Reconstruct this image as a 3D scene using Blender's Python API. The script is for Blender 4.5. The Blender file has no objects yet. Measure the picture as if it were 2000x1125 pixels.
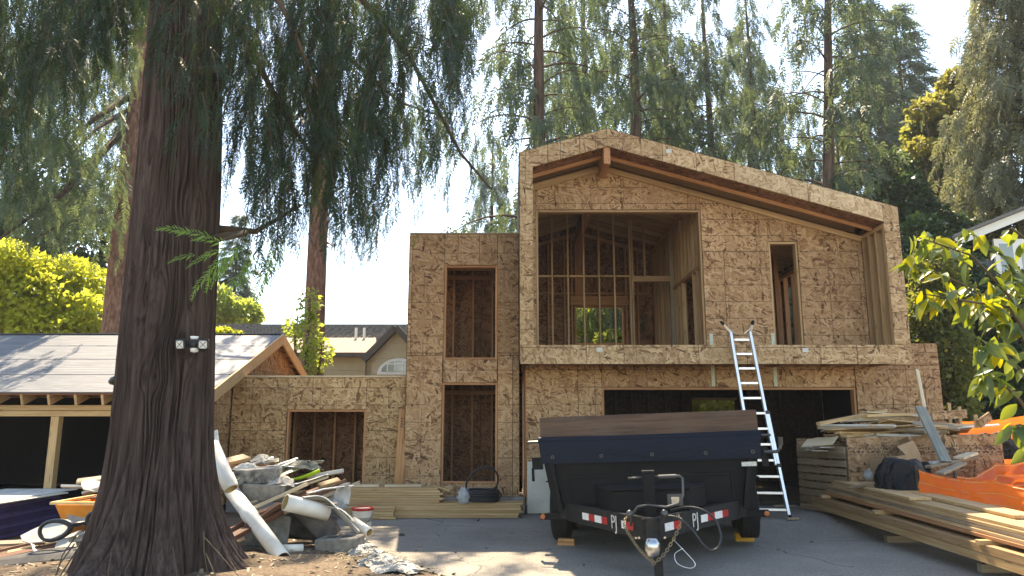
import bpy, bmesh, math, random
import numpy as np
from mathutils import Matrix, Vector
random.seed(7); RNG = np.random.default_rng(11)
R = math.radians
SC = bpy.context.scene
COL = SC.collection

# ------------------------------------------------------------------ camera
FPX, EYE, TANP = 1444.0, 1.55, 0.183          # focal length in photo pixels, eye height, tangent of upward pitch
PITCH = math.atan(TANP); CP, SP = math.cos(PITCH), math.sin(PITCH)
cam_d = bpy.data.cameras.new('camera'); cam = bpy.data.objects.new('camera', cam_d); COL.objects.link(cam)
cam_d.sensor_width = 36.0; cam_d.lens = 36.0 * FPX / 2000.0
cam_d.clip_start = 0.05; cam_d.clip_end = 2000
cam.location = (0, 0, EYE); cam.rotation_euler = (R(90) + PITCH, 0, 0)
SC.camera = cam
# ------------------------------------------------------------------ light
SUN_EL, SUN_AZ = R(53), R(-7)                  # azimuth from +Y (ahead of the camera), negative = from the left
w = bpy.data.worlds.new('World'); SC.world = w; w.use_nodes = True
nt = w.node_tree; nt.nodes.clear()
sky = nt.nodes.new('ShaderNodeTexSky'); sky.sky_type = 'NISHITA'; sky.sun_disc = False
sky.sun_elevation = SUN_EL; sky.sun_rotation = SUN_AZ
sky.air_density = 1.0; sky.dust_density = 0.3; sky.ozone_density = 1.6
bg = nt.nodes.new('ShaderNodeBackground'); bg.inputs['Strength'].default_value = 0.15
wo = nt.nodes.new('ShaderNodeOutputWorld')
nt.links.new(sky.outputs[0], bg.inputs[0]); nt.links.new(bg.outputs[0], wo.inputs[0])
sun_d = bpy.data.lights.new('sun', 'SUN'); sun_d.energy = 4.6; sun_d.angle = R(0.5); sun_d.color = (1, 0.92, 0.78)
sun = bpy.data.objects.new('sun', sun_d); COL.objects.link(sun)
_sd = Vector((math.sin(SUN_AZ) * math.cos(SUN_EL), math.cos(SUN_AZ) * math.cos(SUN_EL), math.sin(SUN_EL)))
sun.rotation_euler = _sd.to_track_quat('Z', 'Y').to_euler(); sun.location = (0, 20, 40)
vs = SC.view_settings; vs.view_transform = 'Standard'; vs.look = 'None'; vs.gamma = 1; vs.exposure = 1.9
vs.use_curve_mapping = False
vs.use_white_balance = True; vs.white_balance_temperature = 8000; vs.white_balance_tint = 10
SC.render.engine = 'CYCLES'
cy = SC.cycles; cy.use_denoising = True; cy.max_bounces = 7; cy.diffuse_bounces = 5; cy.transmission_bounces = 4
cy.glossy_bounces = 2; cy.transparent_max_bounces = 6; cy.sample_clamp_indirect = 6
try: cy.denoiser = 'OPENIMAGEDENOISE'
except Exception: pass

# ------------------------------------------------------------------ pixel -> world
def P(px, py, Y):
    u = (px - 1000) / FPX; v = (562.5 - py) / FPX; t = Y / (CP - v * SP)
    return Vector((u * t, Y, EYE + t * (SP + v * CP)))
def gz(x, y):
    """height of the ground: level drive, rising a little to the house, a low mound round the big cedar"""
    z = (.03 + .14 * min(1, max(0, (x - 1.6) / 2.2))) * min(1, max(0, (y - 10.6) / 1.3))
    d = math.hypot((x + 3.6) / 2.6, (y - 7.9) / 2.3)
    z += 0.16 * max(0, 1 - d) ** 0.8 if d < 1 else 0
    return z
def G(px, py):
    u = (px - 1000) / FPX; v = (562.5 - py) / FPX; z = 0
    for _ in range(6):
        t = (z - EYE) / (SP + v * CP); x, y = u * t, t * (CP - v * SP); z = gz(x, y)
    return Vector((x, y, z))

# ------------------------------------------------------------------ objects
def _link(name, data, parent):
    o = bpy.data.objects.new(name, data); COL.objects.link(o)
    if parent is not None: o.parent = parent
    return o
def tag(o, label=None, cat=None, group=None, kind=None):
    if label: o['label'] = label
    if cat: o['category'] = cat
    if group: o['group'] = group
    if kind: o['kind'] = kind
    return o
_WT = {}
def thing(name, label, cat, loc=(0, 0, 0), rotz=0, group=None, rot=None):
    o = _link(name, None, None); o.empty_display_size = 0.1
    o.location = loc; o.rotation_euler = rot if rot else (0, 0, rotz)
    return tag(o, label, cat, group)
def place(o, parent):
    """mesh given in world coordinates under an unrotated root"""
    if parent is not None and parent.parent is None and parent.type == 'EMPTY' and not any(parent.rotation_euler):
        o.location = -Vector(parent.location)
class MB:
    def __init__(s): s.v = []; s.f = []
    def add(s, vs, fs):
        b = len(s.v); s.v += [tuple(q) for q in vs]; s.f += [tuple(i + b for i in q) for q in fs]; return s
    def box(s, x0, x1, y0, y1, z0, z1, M=None):
        v = [(x0,y0,z0),(x1,y0,z0),(x1,y1,z0),(x0,y1,z0),(x0,y0,z1),(x1,y0,z1),(x1,y1,z1),(x0,y1,z1)]
        if M is not None: v = [M @ Vector(q) for q in v]
        return s.add(v, [(0,3,2,1),(4,5,6,7),(0,1,5,4),(1,2,6,5),(2,3,7,6),(3,0,4,7)])
    def beam(s, p0, p1, w, h, up=(0, 0, 1)):
        p0, p1 = Vector(p0), Vector(p1); L = (p1 - p0).length
        return s.box(0, L, -w / 2, w / 2, -h / 2, h / 2, frame(p0, p1, up))
    def prism(s, poly, axis, a, b):
        """convex polygon in a plane, extruded along axis ('x','y','z') from a to b"""
        n = len(poly)
        def q(p, t): return (t, p[0], p[1]) if axis == 'x' else (p[0], t, p[1]) if axis == 'y' else (p[0], p[1], t)
        v = [q(p, a) for p in poly] + [q(p, b) for p in poly]
        return s.add(v, [tuple(range(n))[::-1], tuple(range(n, 2 * n))] + [(i, (i + 1) % n, n + (i + 1) % n, n + i) for i in range(n)])
    def tube(s, pts, r, n=8, cap=True):
        pts = [Vector(p) for p in pts]; k = len(pts); rr = r if hasattr(r, '__len__') else [r] * k
        vs = []; prev = None
        for i, p in enumerate(pts):
            d = (pts[min(i + 1, k - 1)] - pts[max(i - 1, 0)]).normalized()
            if prev is None: a = d.cross(Vector((0, 0, 1)) if abs(d.z) < .9 else Vector((1, 0, 0))).normalized()
            else: a = (prev - d * prev.dot(d)).normalized()
            prev = a; b = d.cross(a)
            for j in range(n):
                t = 2 * math.pi * j / n; vs.append(p + (a * math.cos(t) + b * math.sin(t)) * rr[i])
        fs = [(i * n + j, i * n + (j + 1) % n, (i + 1) * n + (j + 1) % n, (i + 1) * n + j) for i in range(k - 1) for j in range(n)]
        if cap: fs += [tuple(range(n))[::-1], tuple((k - 1) * n + j for j in range(n))]
        return s.add(vs, fs)
    def lathe(s, prof, n=24, M=None, cap=True):
        vs = []
        for r, z in prof:
            for j in range(n):
                t = 2 * math.pi * j / n; vs.append(Vector((r * math.cos(t), r * math.sin(t), z)))
        if M is not None: vs = [M @ q for q in vs]
        k = len(prof)
        fs = [(i * n + j, i * n + (j + 1) % n, (i + 1) * n + (j + 1) % n, (i + 1) * n + j) for i in range(k - 1) for j in range(n)]
        if cap: fs += [tuple(range(n))[::-1], tuple((k - 1) * n + j for j in range(n))]
        return s.add(vs, fs)
    def build(s, name, mat, parent=None, smooth=False, bevel=0, world=True):
        me = bpy.data.meshes.new(name); me.from_pydata(s.v, [], s.f); me.materials.append(M_[mat] if isinstance(mat, str) else mat)
        if bevel:
            bm = bmesh.new(); bm.from_mesh(me)
            bmesh.ops.bevel(bm, geom=bm.edges[:], offset=bevel, segments=1, affect='EDGES'); bm.to_mesh(me); bm.free()
        if smooth: me.polygons.foreach_set('use_smooth', [True] * len(me.polygons))
        me.update(); o = _link(name, me, parent)
        if world: place(o, parent)
        return o
def frame(p0, p1, up=(0, 0, 1)):
    p0, p1 = Vector(p0), Vector(p1); x = (p1 - p0).normalized(); up = Vector(up)
    if abs(x.dot(up)) > .99: up = Vector((0, 1, 0))
    y = up.cross(x).normalized(); z = x.cross(y)
    return Matrix(((x.x, y.x, z.x, p0.x), (x.y, y.y, z.y, p0.y), (x.z, y.z, z.z, p0.z), (0, 0, 0, 1)))
_BC = {}
def board(name, p0, p1, w, t, mat, parent=None, up=(0, 0, 1), roll=0, world=True, bevel=0.003):
    """a plank from p0 to p1: w across, t thick along up; the mesh is shared by planks of the same size"""
    p0, p1 = Vector(p0), Vector(p1); L = (p1 - p0).length
    key = (round(L, 2), round(w, 3), round(t, 3), mat)
    if key not in _BC:
        m = MB().box(-L / 2, L / 2, -w / 2, w / 2, -t / 2, t / 2); me = bpy.data.meshes.new(name); me.from_pydata(m.v, [], m.f)
        if bevel:
            bm = bmesh.new(); bm.from_mesh(me); bmesh.ops.bevel(bm, geom=bm.edges[:], offset=min(bevel, t * .2), segments=1, affect='EDGES')
            bm.to_mesh(me); bm.free()
        me.materials.append(M_[mat]); _BC[key] = me
    o = _link(name, _BC[key], parent)
    M = frame(p0, p1, up) @ Matrix.Translation((L / 2, 0, 0)) @ Matrix.Rotation(roll, 4, 'X')
    if world and parent is not None:
        off = Vector((0, 0, 0)); q = parent
        if q.parent is None: off = Vector(q.location)
        M = Matrix.Translation(-off) @ M
    o.matrix_basis = M
    return o
def np_obj(name, V, F, mat, parent=None, smooth=False, world=True):
    me = np_mesh(name, V, F, mat, smooth); o = _link(name, me, parent)
    if world: place(o, parent)
    return o
def np_mesh(name, V, F, mat, smooth=False):
    V = np.ascontiguousarray(V, np.float32); F = np.ascontiguousarray(F, np.int32); k = F.shape[1]
    me = bpy.data.meshes.new(name); me.vertices.add(len(V)); me.vertices.foreach_set('co', V.ravel())
    me.loops.add(F.size); me.loops.foreach_set('vertex_index', F.ravel())
    me.polygons.add(len(F)); me.polygons.foreach_set('loop_start', np.arange(0, F.size, k, dtype=np.int32))
    if smooth: me.polygons.foreach_set('use_smooth', np.ones(len(F), dtype=bool))
    me.materials.append(M_[mat]); me.update(calc_edges=True)
    return me
# value noise on numpy arrays
HAZE = 0.0005
_PERM = RNG.random((64, 64, 64)).astype(np.float32)
def vnoise(x, y, z=0.0):
    x, y, z = np.broadcast_arrays(np.asarray(x, float), np.asarray(y, float), np.asarray(z, float))
    xi, yi, zi = np.floor(x).astype(int), np.floor(y).astype(int), np.floor(z).astype(int)
    fx, fy, fz = x - xi, y - yi, z - zi
    fx, fy, fz = [q * q * (3 - 2 * q) for q in (fx, fy, fz)]
    g = lambda a, b, c: _PERM[(xi + a) & 63, (yi + b) & 63, (zi + c) & 63]
    l = lambda a, b, t: a + (b - a) * t
    return l(l(l(g(0,0,0), g(1,0,0), fx), l(g(0,1,0), g(1,1,0), fx), fy), l(l(g(0,0,1), g(1,0,1), fx), l(g(0,1,1), g(1,1,1), fx), fy), fz)
# ------------------------------------------------------------------ materials
M_ = {}
class NT:
    def __init__(s, name):
        s.m = bpy.data.materials.new(name); s.m.use_nodes = True; s.t = s.m.node_tree; s.t.nodes.clear()
        s.out = s.t.nodes.new('ShaderNodeOutputMaterial'); M_[name] = s.m
    def n(s, typ, props=None, **inp):
        nd = s.t.nodes.new('ShaderNode' + typ)
        for k, v in (props or {}).items(): setattr(nd, k, v)
        for k, v in inp.items():
            key = int(k[1:]) if k[0] == 'i' and k[1:].isdigit() else k.replace('_', ' ')
            s.put(nd.inputs[key], v)
        return nd
    def put(s, sock, v):
        if isinstance(v, bpy.types.NodeSocket): s.t.links.new(v, sock)
        elif isinstance(v, bpy.types.Node): s.t.links.new(v.outputs[0], sock)
        elif isinstance(v, tuple) and len(v) == 3 and sock.type == 'RGBA': sock.default_value = (*v, 1)
        else: sock.default_value = v
    def math(s, op, a, b=0.0, c=0.0): return s.n('Math', {'operation': op}, i0=a, i1=b, i2=c).outputs[0]
    def mix(s, f, a, b, mode='MIX'):
        nd = s.n('Mix', {'data_type': 'RGBA', 'blend_type': mode}); s.put(nd.inputs[0], f); s.put(nd.inputs[6], a); s.put(nd.inputs[7], b)
        return nd.outputs[2]
    def ramp(s, f, stops, interp='LINEAR'):
        nd = s.n('ValToRGB', None, Fac=f); cr = nd.color_ramp; cr.interpolation = interp
        while len(cr.elements) < len(stops): cr.elements.new(0.5)
        for e, (p, c) in zip(cr.elements, stops): e.position = p; e.color = (*c, 1) if len(c) == 3 else c
        return nd.outputs[0]
    def obj(s): return s.n('TexCoord').outputs['Object']
    def rnd(s): return s.n('ObjectInfo').outputs['Random']
    def noise(s, vec, scale, detail=3, rough=.55, dim='3D'):
        return s.n('TexNoise', {'noise_dimensions': dim}, Vector=vec, Scale=scale, Detail=detail, Roughness=rough)
    def mapping(s, vec, scale=(1, 1, 1), rot=(0, 0, 0), loc=(0, 0, 0)):
        return s.n('Mapping', None, Vector=vec, Scale=scale, Rotation=rot, Location=loc).outputs[0]
    def bump(s, h, strength=.3, dist=.01): return s.n('Bump', None, Height=h, Strength=strength, Distance=dist).outputs[0]
    def bsdf(s, color, rough=.7, metal=0, normal=None, spec=.4, **kw):
        b = s.n('BsdfPrincipled', None, Base_Color=color, Roughness=rough, Metallic=metal)
        b.inputs['Specular IOR Level'].default_value = spec
        if normal is not None: s.put(b.inputs['Normal'], normal)
        for k, v in kw.items(): s.put(b.inputs[k.replace('_', ' ')], v)
        s.t.links.new(b.outputs[0], s.out.inputs[0]); return b
def rgb_scale(c, k): return tuple(min(1, q * k) for q in c)

def osb(name, axis, cols, lines=True, stamp=None):
    """oriented strand board: overlapping random strands, nail lines, optional ink stamps"""
    s = NT(name); o = s.obj(); sep = s.n('SeparateXYZ', None, Vector=o); r = s.rnd()
    a, b = {'xz': (0, 2), 'yz': (1, 2), 'xy': (0, 1)}[axis]
    u = s.math('ADD', sep.outputs[a], s.math('MULTIPLY', r, 37.0)); v = s.math('ADD', sep.outputs[b], s.math('MULTIPLY', r, 53.0))
    vec = s.n('CombineXYZ', None, X=u, Y=v).outputs[0]
    warp = s.noise(vec, 2.2, 2, .5, '2D').outputs['Color']
    vec = s.n('VectorMath', {'operation': 'MULTIPLY_ADD'}, i0=warp, i1=(.10, .10, 0), i2=vec).outputs[0]
    col = None
    for i, (ang, sx, sy) in enumerate(((0.1, 6, 24), (1.05, 10, 46), (2.3, 6, 24), (.5, 11, 50), (1.65, 5.5, 22), (2.8, 11, 50), (1.3, 9, 42), (.2, 7, 30))):
        q = s.mapping(vec, (sx, sy, 1), (0, 0, 0), (i * 7.3, i * 3.1, 0))
        q = s.n('Mapping', {'vector_type': 'POINT'}, Vector=s.n('VectorRotate', {'rotation_type': 'Z_AXIS'}, Vector=vec, Angle=ang).outputs[0], Scale=(sx, sy, 1), Location=(i * 7.3, i * 3.1, 0)).outputs[0]
        vo = s.n('TexVoronoi', {'voronoi_dimensions': '2D', 'feature': 'F1'}, Vector=q, Scale=1.0, Randomness=1.0)
        cs = s.n('SeparateColor', None, Color=vo.outputs['Color'])
        c = s.ramp(cs.outputs[0], cols)
        if col is None: col = c
        else: col = s.mix(s.math('GREATER_THAN', cs.outputs[1], i / (i + 1.0)), col, c)
    fine = s.noise(s.mapping(vec, (40, 160, 1)), 1, 2, .6, '2D').outputs[0]
    col = s.mix(.35, col, s.ramp(fine, [(.25, (.45, .42, .40)), (.75, (1, 1, 1))]), 'MULTIPLY')
    big = s.noise(vec, .55, 4, .6, '2D').outputs[0]
    col = s.mix(.75, col, s.ramp(big, [(.3, (.62, .58, .55)), (.7, (1.0, 1.0, 1.0))]), 'MULTIPLY')
    col = s.mix(1, col, s.ramp(r, [(0, (.84, .82, .80)), (1, (1, 1, 1))]), 'MULTIPLY')
    if lines:
        wz = s.math('FRACT', s.math('DIVIDE', s.math('ADD', sep.outputs[b], .11), .3048))
        ln = s.math('LESS_THAN', s.math('ABSOLUTE', s.math('SUBTRACT', wz, .5)), .024)
        wx = s.math('FRACT', s.math('DIVIDE', s.math('ADD', sep.outputs[a], .07), .61))
        lx = s.math('LESS_THAN', s.math('ABSOLUTE', s.math('SUBTRACT', wx, .5)), .011)
        br = s.noise(vec, 1.3, 2, .5, '2D').outputs[0]
        ln = s.math('MULTIPLY', ln, s.math('GREATER_THAN', br, .42)); lx = s.math('MULTIPLY', lx, s.math('GREATER_THAN', br, .5))
        col = s.mix(s.math('MULTIPLY', s.math('MAXIMUM', ln, lx), .62), col, (.085, .045, .025))
    if stamp:
        ax, cen, wid, per = stamp
        cc = sep.outputs[ax]; al = sep.outputs[b if ax == a else a]
        ph = s.math('FRACT', s.math('DIVIDE', s.math('SUBTRACT', cc, cen), per))
        inb = s.math('LESS_THAN', ph, wid / per)
        blk = s.n('TexBrick', None, Vector=s.n('CombineXYZ', None, X=al, Y=cc).outputs[0], Scale=1.0)
        blk.inputs['Brick Width'].default_value = .075; blk.inputs['Row Height'].default_value = .05; blk.inputs['Mortar Size'].default_value = .007
        blk.offset = .3
        nz = s.noise(s.n('CombineXYZ', None, X=al, Y=cc).outputs[0], 34, 1, .5, '2D').outputs[0]
        ink = s.math('MULTIPLY', inb, s.math('MULTIPLY', s.math('LESS_THAN', blk.outputs['Fac'], .5), s.math('GREATER_THAN', nz, .5)))
        col = s.mix(s.math('MULTIPLY', ink, .85), col, (.02, .018, .02))
    s.bsdf(col, .75, normal=s.bump(s.math('ADD', fine, s.n('SeparateColor', None, Color=col).outputs[0]), .25, .004), spec=.25)
OC = [(0, (.12, .055, .028)), (.08, (.25, .13, .062)), (.26, (.41, .235, .118)), (.62, (.51, .315, .168)), (1, (.64, .43, .25))]
osb('osb_front', 'xz', OC)
OG = [(0, (.14, .075, .04)), (.08, (.28, .165, .08)), (.26, (.45, .285, .15)), (.6, (.57, .385, .21)), (1, (.72, .53, .32))]
osb('osb_weathered', 'xz', OG)
OW = [(0, (.15, .075, .03)), (.10, (.25, .135, .06)), (.30, (.42, .255, .12)), (.6, (.55, .36, .18)), (1, (.68, .48, .27))]
osb('osb_light', 'xz', OW); osb('osb_new', 'xz', [(0, (.30, .19, .10)), (.10, (.40, .27, .15)), (.4, (.56, .40, .235)), (1, (.72, .55, .35))], False)
osb('osb_side', 'yz', OC); osb('osb_flat', 'xy', OC, False)
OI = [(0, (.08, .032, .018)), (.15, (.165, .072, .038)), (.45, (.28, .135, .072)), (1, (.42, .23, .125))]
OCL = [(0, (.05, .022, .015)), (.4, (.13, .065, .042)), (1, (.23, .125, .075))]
osb('osb_soffit', 'xy', OI, False); osb('osb_ceiling_shade', 'xy', OCL, False); osb('osb_inside_shade', 'xz', OI, False, (0, .05, .10, 1.22)); osb('osb_garage_shade', 'xz', [(0, (.02, .012, .01)), (.5, (.06, .034, .026)), (1, (.10, .055, .04))], False); osb('osb_inside_side_shade', 'yz', OI, False); osb('osb_bin', 'xz', OC, False, (2, 1.08, .15, 4.0))  # ceiling, inside and garage boards: strand colours darkened to carry interior shade

def wood(name, base, dark, grain=.5, rough=.65, dirt=0, var=.25):
    s = NT(name); o = s.obj(); r = s.rnd()
    off = s.n('CombineXYZ', None, X=s.math('MULTIPLY', r, 19.0), Y=s.math('MULTIPLY', r, 7.0), Z=s.math('MULTIPLY', r, 11.0)).outputs[0]
    v = s.n('VectorMath', {'operation': 'ADD'}, i0=o, i1=off).outputs[0]
    g = s.noise(s.mapping(v, (1.6, 38, 38)), 1, 4, .6).outputs[0]
    g2 = s.noise(s.mapping(v, (.8, 9, 9)), 1, 3, .55).outputs[0]
    col = s.mix(s.ramp(g, [(.35, (0, 0, 0)), (.7, (1, 1, 1))]), dark, base)
    col = s.mix(grain * .6, col, s.ramp(g2, [(.3, (.55, .5, .45)), (.7, (1, 1, 1))]), 'MULTIPLY')
    kn = s.n('TexVoronoi', {'feature': 'F1'}, Vector=s.mapping(v, (2.2, 14, 14)), Scale=1.0)
    col = s.mix(s.math('MULTIPLY', s.math('LESS_THAN', kn.outputs['Distance'], .13), .6), col, rgb_scale(dark, .35))
    col = s.mix(1, col, s.ramp(r, [(0, (1 - var, 1 - var * 1.1, 1 - var * 1.2)), (1, (1, 1, 1))]), 'MULTIPLY')
    if dirt:
        d = s.noise(v, 3.5, 4, .65).outputs[0]
        col = s.mix(s.math('MULTIPLY', s.ramp(d, [(.45, (0, 0, 0)), (.7, (1, 1, 1))]), dirt), col, (.10, .085, .07))
    s.bsdf(col, rough, normal=s.bump(g, .25, .003), spec=.3)
wood('pine', (.66, .47, .25), (.47, .29, .13)); wood('pine_stud', (.60, .41, .22), (.42, .25, .12), var=.35)
wood('fir_red', (.62, .33, .165), (.44, .20, .09), var=.3); wood('pine_grey', (.46, .37, .26), (.28, .21, .14), dirt=.35, var=.4)
wood('old_red', (.30, .13, .07), (.14, .055, .03), dirt=.4, var=.4); wood('wood_pale', (.72, .60, .42), (.55, .42, .26), dirt=.2)
wood('pallet_wood', (.40, .29, .18), (.22, .15, .09), dirt=.35, var=.35); wood('side_board', (.15, .088, .055), (.07, .038, .026), dirt=.4)
wood('white_paint_wood', (.78, .76, .70), (.62, .60, .55), .2, dirt=.4, var=.3); wood('teal_board', (.36, .34, .30), (.16, .20, .19), dirt=.4)
wood('block_yellow', (.70, .40, .04), (.55, .28, .02)); wood('block_wood', (.60, .33, .14), (.42, .2, .08))
wood('shade_stud', (.075, .04, .03), (.04, .02, .016)); wood('cedar_trim', (.72, .50, .28), (.58, .36, .18))  # first wood darkened to carry the shade inside the garage

def plain(name, c, rough=.6, metal=0, var=.12, scale=6, spec=.4, bump=0, c2=None, bscale=40, **kw):
    s = NT(name); o = s.obj(); n = s.noise(o, scale, 4, .6).outputs[0]
    col = s.mix(s.ramp(n, [(.3, (0, 0, 0)), (.72, (1, 1, 1))]), c2 or rgb_scale(c, 1 - 2 * var), c)
    nrm = s.bump(s.noise(o, bscale, 3, .6).outputs[0], bump, .01) if bump else None
    s.bsdf(col, rough, metal, nrm, spec, **kw)
plain('concrete', (.60, .58, .52), .85, var=.08, bump=.2); plain('concrete_grey', (.30, .29, .27), .9, var=.2, bump=.6)
plain('block_concrete', (.27, .25, .215), .95, var=.28, scale=9, bump=.8); plain('rock', (.15, .135, .12), .95, var=.35, scale=5, bump=1.0)
plain('block_tar', (.33, .31, .28), .9, var=.0, scale=12, bump=.7, c2=(.03, .03, .03))
plain('black_paint', (.0065, .0075, .0095), .5, var=.2, bump=.06, spec=.12); plain('black_dusty', (.03, .028, .026), .65, var=.35, scale=14, c2=(.010, .010, .011), bump=.1, spec=.15); plain('paper_shade_black', (.009, .009, .011), .9, var=.2, spec=.05)  # last one: black paper, also the shade painted inside both garages
plain('rubber', (.012, .012, .012), .9, var=.2, bump=.2); plain('chrome', (.55, .55, .55), .25, 1); plain('steel_dark', (.10, .10, .10), .45, .8)
plain('chain_metal', (.30, .25, .16), .45, .9); plain('aluminium', (.78, .78, .78), .38, .85, var=.06); plain('black_plastic', (.018, .018, .02), .4, var=.1)
plain('white_plastic', (.75, .75, .73), .45, var=.06); plain('pvc', (.80, .77, .70), .38, var=.09, scale=4, c2=(.62, .56, .46)); plain('pvc_inside', (.60, .44, .20), .5, var=.15)
plain('vinyl', (.74, .72, .66), .5, var=.15, scale=3); plain('vinyl_yellow', (.74, .70, .45), .5, var=.12, scale=3)
plain('drywall', (.50, .48, .43), .9, var=.14, scale=5, bump=.3); plain('paper_grey', (.50, .46, .40), .9, var=.25, scale=7, bump=.5)
plain('cardboard', (.33, .21, .115), .8, var=.12, scale=5); plain('red_band', (.55, .03, .03), .4); plain('bucket_white', (.78, .74, .62), .4, var=.08, scale=4)
plain('reflect_white', (.80, .80, .78), .3, var=.12, scale=30); plain('reflect_red', (.50, .03, .025), .3, var=.2, scale=30); plain('letter', (.72, .70, .64), .5, var=.3, scale=30)
plain('amber', (.45, .12, .02), .3); plain('lens', (.75, .75, .70), .2); plain('lime_plastic', (.42, .62, .03), .4, var=.1); plain('strap_white', (.78, .78, .74), .6, var=.1)
plain('sticker', (.70, .69, .62), .5, var=.3, scale=60); plain('orange_plastic', (.85, .30, .045), .42, var=.12, scale=5); plain('orange_rim', (.75, .50, .20), .5)
plain('purple_board', (.05, .035, .13), .55, var=.2, scale=3); plain('purple_board_edge', (.10, .08, .22), .5, var=.2); plain('sheet_pale', (.72, .68, .56), .7, var=.12, scale=3)
plain('beige_siding', (.46, .375, .235), .8, var=.05); plain('white_trim', (.74, .72, .66), .6, var=.04); plain('brown_trim', (.085, .062, .05), .6); plain('blue_siding', (.062, .075, .095), .7, var=.12)
plain('glove_olive', (.25, .24, .19), .8, var=.4); plain('black_hose', (.02, .02, .022), .45, var=.1); plain('grey_tile', (.20, .185, .175), .85, var=.25, scale=8)
plain('fin_green', (.36, .42, .26), .8, var=.3, scale=18, c2=(.55, .54, .48)); plain('orange_line', (.65, .16, .03), .8)
plain('twig', (.10, .07, .045), .9, var=.2); plain('root_pale', (.50, .40, .26), .9, var=.25, scale=9); plain('stone_dark', (.09, .085, .08), .95, var=.3)
s = NT('wrap'); s.bsdf((.62, .62, .62), .25, spec=.6, Alpha=.55, normal=s.bump(s.noise(s.obj(), 22, 4, .6).outputs[0], 1, .03))
s = NT('plastic_sheet'); s.bsdf(s.mix(s.ramp(s.noise(s.obj(), 6, 4).outputs[0], [(.35, (0,0,0)), (.7, (1,1,1))]), (.16, .15, .13), (.46, .45, .42)), .4, spec=.4, normal=s.bump(s.noise(s.obj(), 26, 4, .6).outputs[0], 1, .03))
s = NT('bag_black'); s.bsdf((.003, .003, .004), .28, spec=.22, normal=s.bump(s.noise(s.obj(), 11, 5, .62).outputs[0], 1.0, .05))
s = NT('tarp'); s.bsdf((.006, .010, .020), .6, spec=.14, normal=s.bump(s.noise(s.mapping(s.obj(), (5, 5, 14)), 1, 4, .6).outputs[0], .7, .03))
s = NT('glass'); s.bsdf((.05, .06, .06), .06, spec=.8); s = NT('glass_pale'); s.bsdf(s.mix(s.noise(s.obj(), 1.5, 2).outputs[0], (.12, .15, .13), (.34, .38, .34)), .1, spec=.8)

def leafmat(name, c, c2, trans, tcol, rough=.55, scale=.6, spec=.25):
    s = NT(name); ri = s.n('NewGeometry').outputs['Random Per Island']; n = s.noise(s.obj(), scale, 2, .5).outputs[0]
    f = s.math('ADD', s.math('MULTIPLY', ri, .55), s.math('MULTIPLY', s.math('SUBTRACT', n, .28), 1.0))
    col = s.mix(s.math('MINIMUM', s.math('MAXIMUM', f, 0.0), 1.0), c, c2)
    b = s.n('BsdfPrincipled', None, Base_Color=col, Roughness=rough); b.inputs['Specular IOR Level'].default_value = spec
    t = s.n('BsdfTranslucent', None, Color=s.mix(s.math('MINIMUM', s.math('MAXIMUM', f, 0.0), 1.0), rgb_scale(tcol, .6), tcol))
    mx = s.n('MixShader', None, Fac=trans); s.t.links.new(b.outputs[0], mx.inputs[1]); s.t.links.new(t.outputs[0], mx.inputs[2])
    s.t.links.new(mx.outputs[0], s.out.inputs[0])
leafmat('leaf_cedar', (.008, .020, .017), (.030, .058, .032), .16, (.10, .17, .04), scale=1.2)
leafmat('leaf_cedar_sun_tint', (.12, .24, .05), (.22, .36, .08), .45, (.40, .62, .08))  # brighter copy of the cedar leaf with sunshine in its colour
leafmat('leaf_fir', (.030, .054, .042), (.098, .13, .082), .32, (.24, .31, .11))
leafmat('leaf_far_haze', (.055, .088, .075), (.125, .165, .12), .35, (.25, .32, .15))  # paler, bluer leaf colour carries the haze of distance
leafmat('leaf_yellow', (.20, .26, .03), (.42, .44, .05), .5, (.80, .82, .09)); leafmat('leaf_maple', (.06, .10, .03), (.17, .19, .06), .40, (.42, .42, .07))
leafmat('leaf_maple_gold', (.15, .16, .05), (.30, .27, .08), .4, (.50, .46, .09))
leafmat('leaf_hedge', (.012, .03, .014), (.035, .07, .028), .2, (.08, .16, .03)); leafmat('leaf_lit', (.13, .19, .04), (.28, .33, .07), .5, (.65, .72, .12)); leafmat('leaf_lime', (.30, .34, .06), (.55, .52, .12), .45, (.80, .80, .15))  # the last two have sunshine put into the leaf colour
leafmat('leaf_pale', (.08, .10, .065), (.22, .235, .15), .34, (.36, .36, .15)); leafmat('leaf_rust', (.20, .09, .03), (.30, .15, .05), .4, (.5, .25, .06))
leafmat('leaf_big', (.02, .05, .018), (.07, .125, .04), .38, (.42, .48, .03), .38, 1.5, .4); leafmat('leaf_big_yellow', (.22, .22, .015), (.34, .31, .02), .55, (.75, .66, .02), .4)

def bark(name, base, dark, sx, sz, bump=.8, cracks=14):
    s = NT(name); o = s.obj(); v = s.mapping(o, (sx, sx, sz))
    g = s.noise(v, 1, 5, .62).outputs[0]; g2 = s.noise(s.mapping(o, (1.3, 1.3, .5)), 1, 3, .6).outputs[0]
    col = s.mix(s.ramp(g, [(.33, (0, 0, 0)), (.66, (1, 1, 1))]), dark, base)
    col = s.mix(.5, col, s.ramp(g2, [(.3, (.55, .52, .5)), (.7, (1, 1, 1))]), 'MULTIPLY')
    s.bsdf(col, .92, normal=s.bump(g, bump, .02), spec=.08)
bark('bark_cedar', (.105, .075, .064), (.032, .022, .019), 26, 1.1); bark('bark_fir', (.30, .165, .115), (.11, .055, .04), 16, 5.0, 1.0); bark('bark_dark', (.16, .11, .085), (.05, .034, .028), 12, 1.6)

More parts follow.
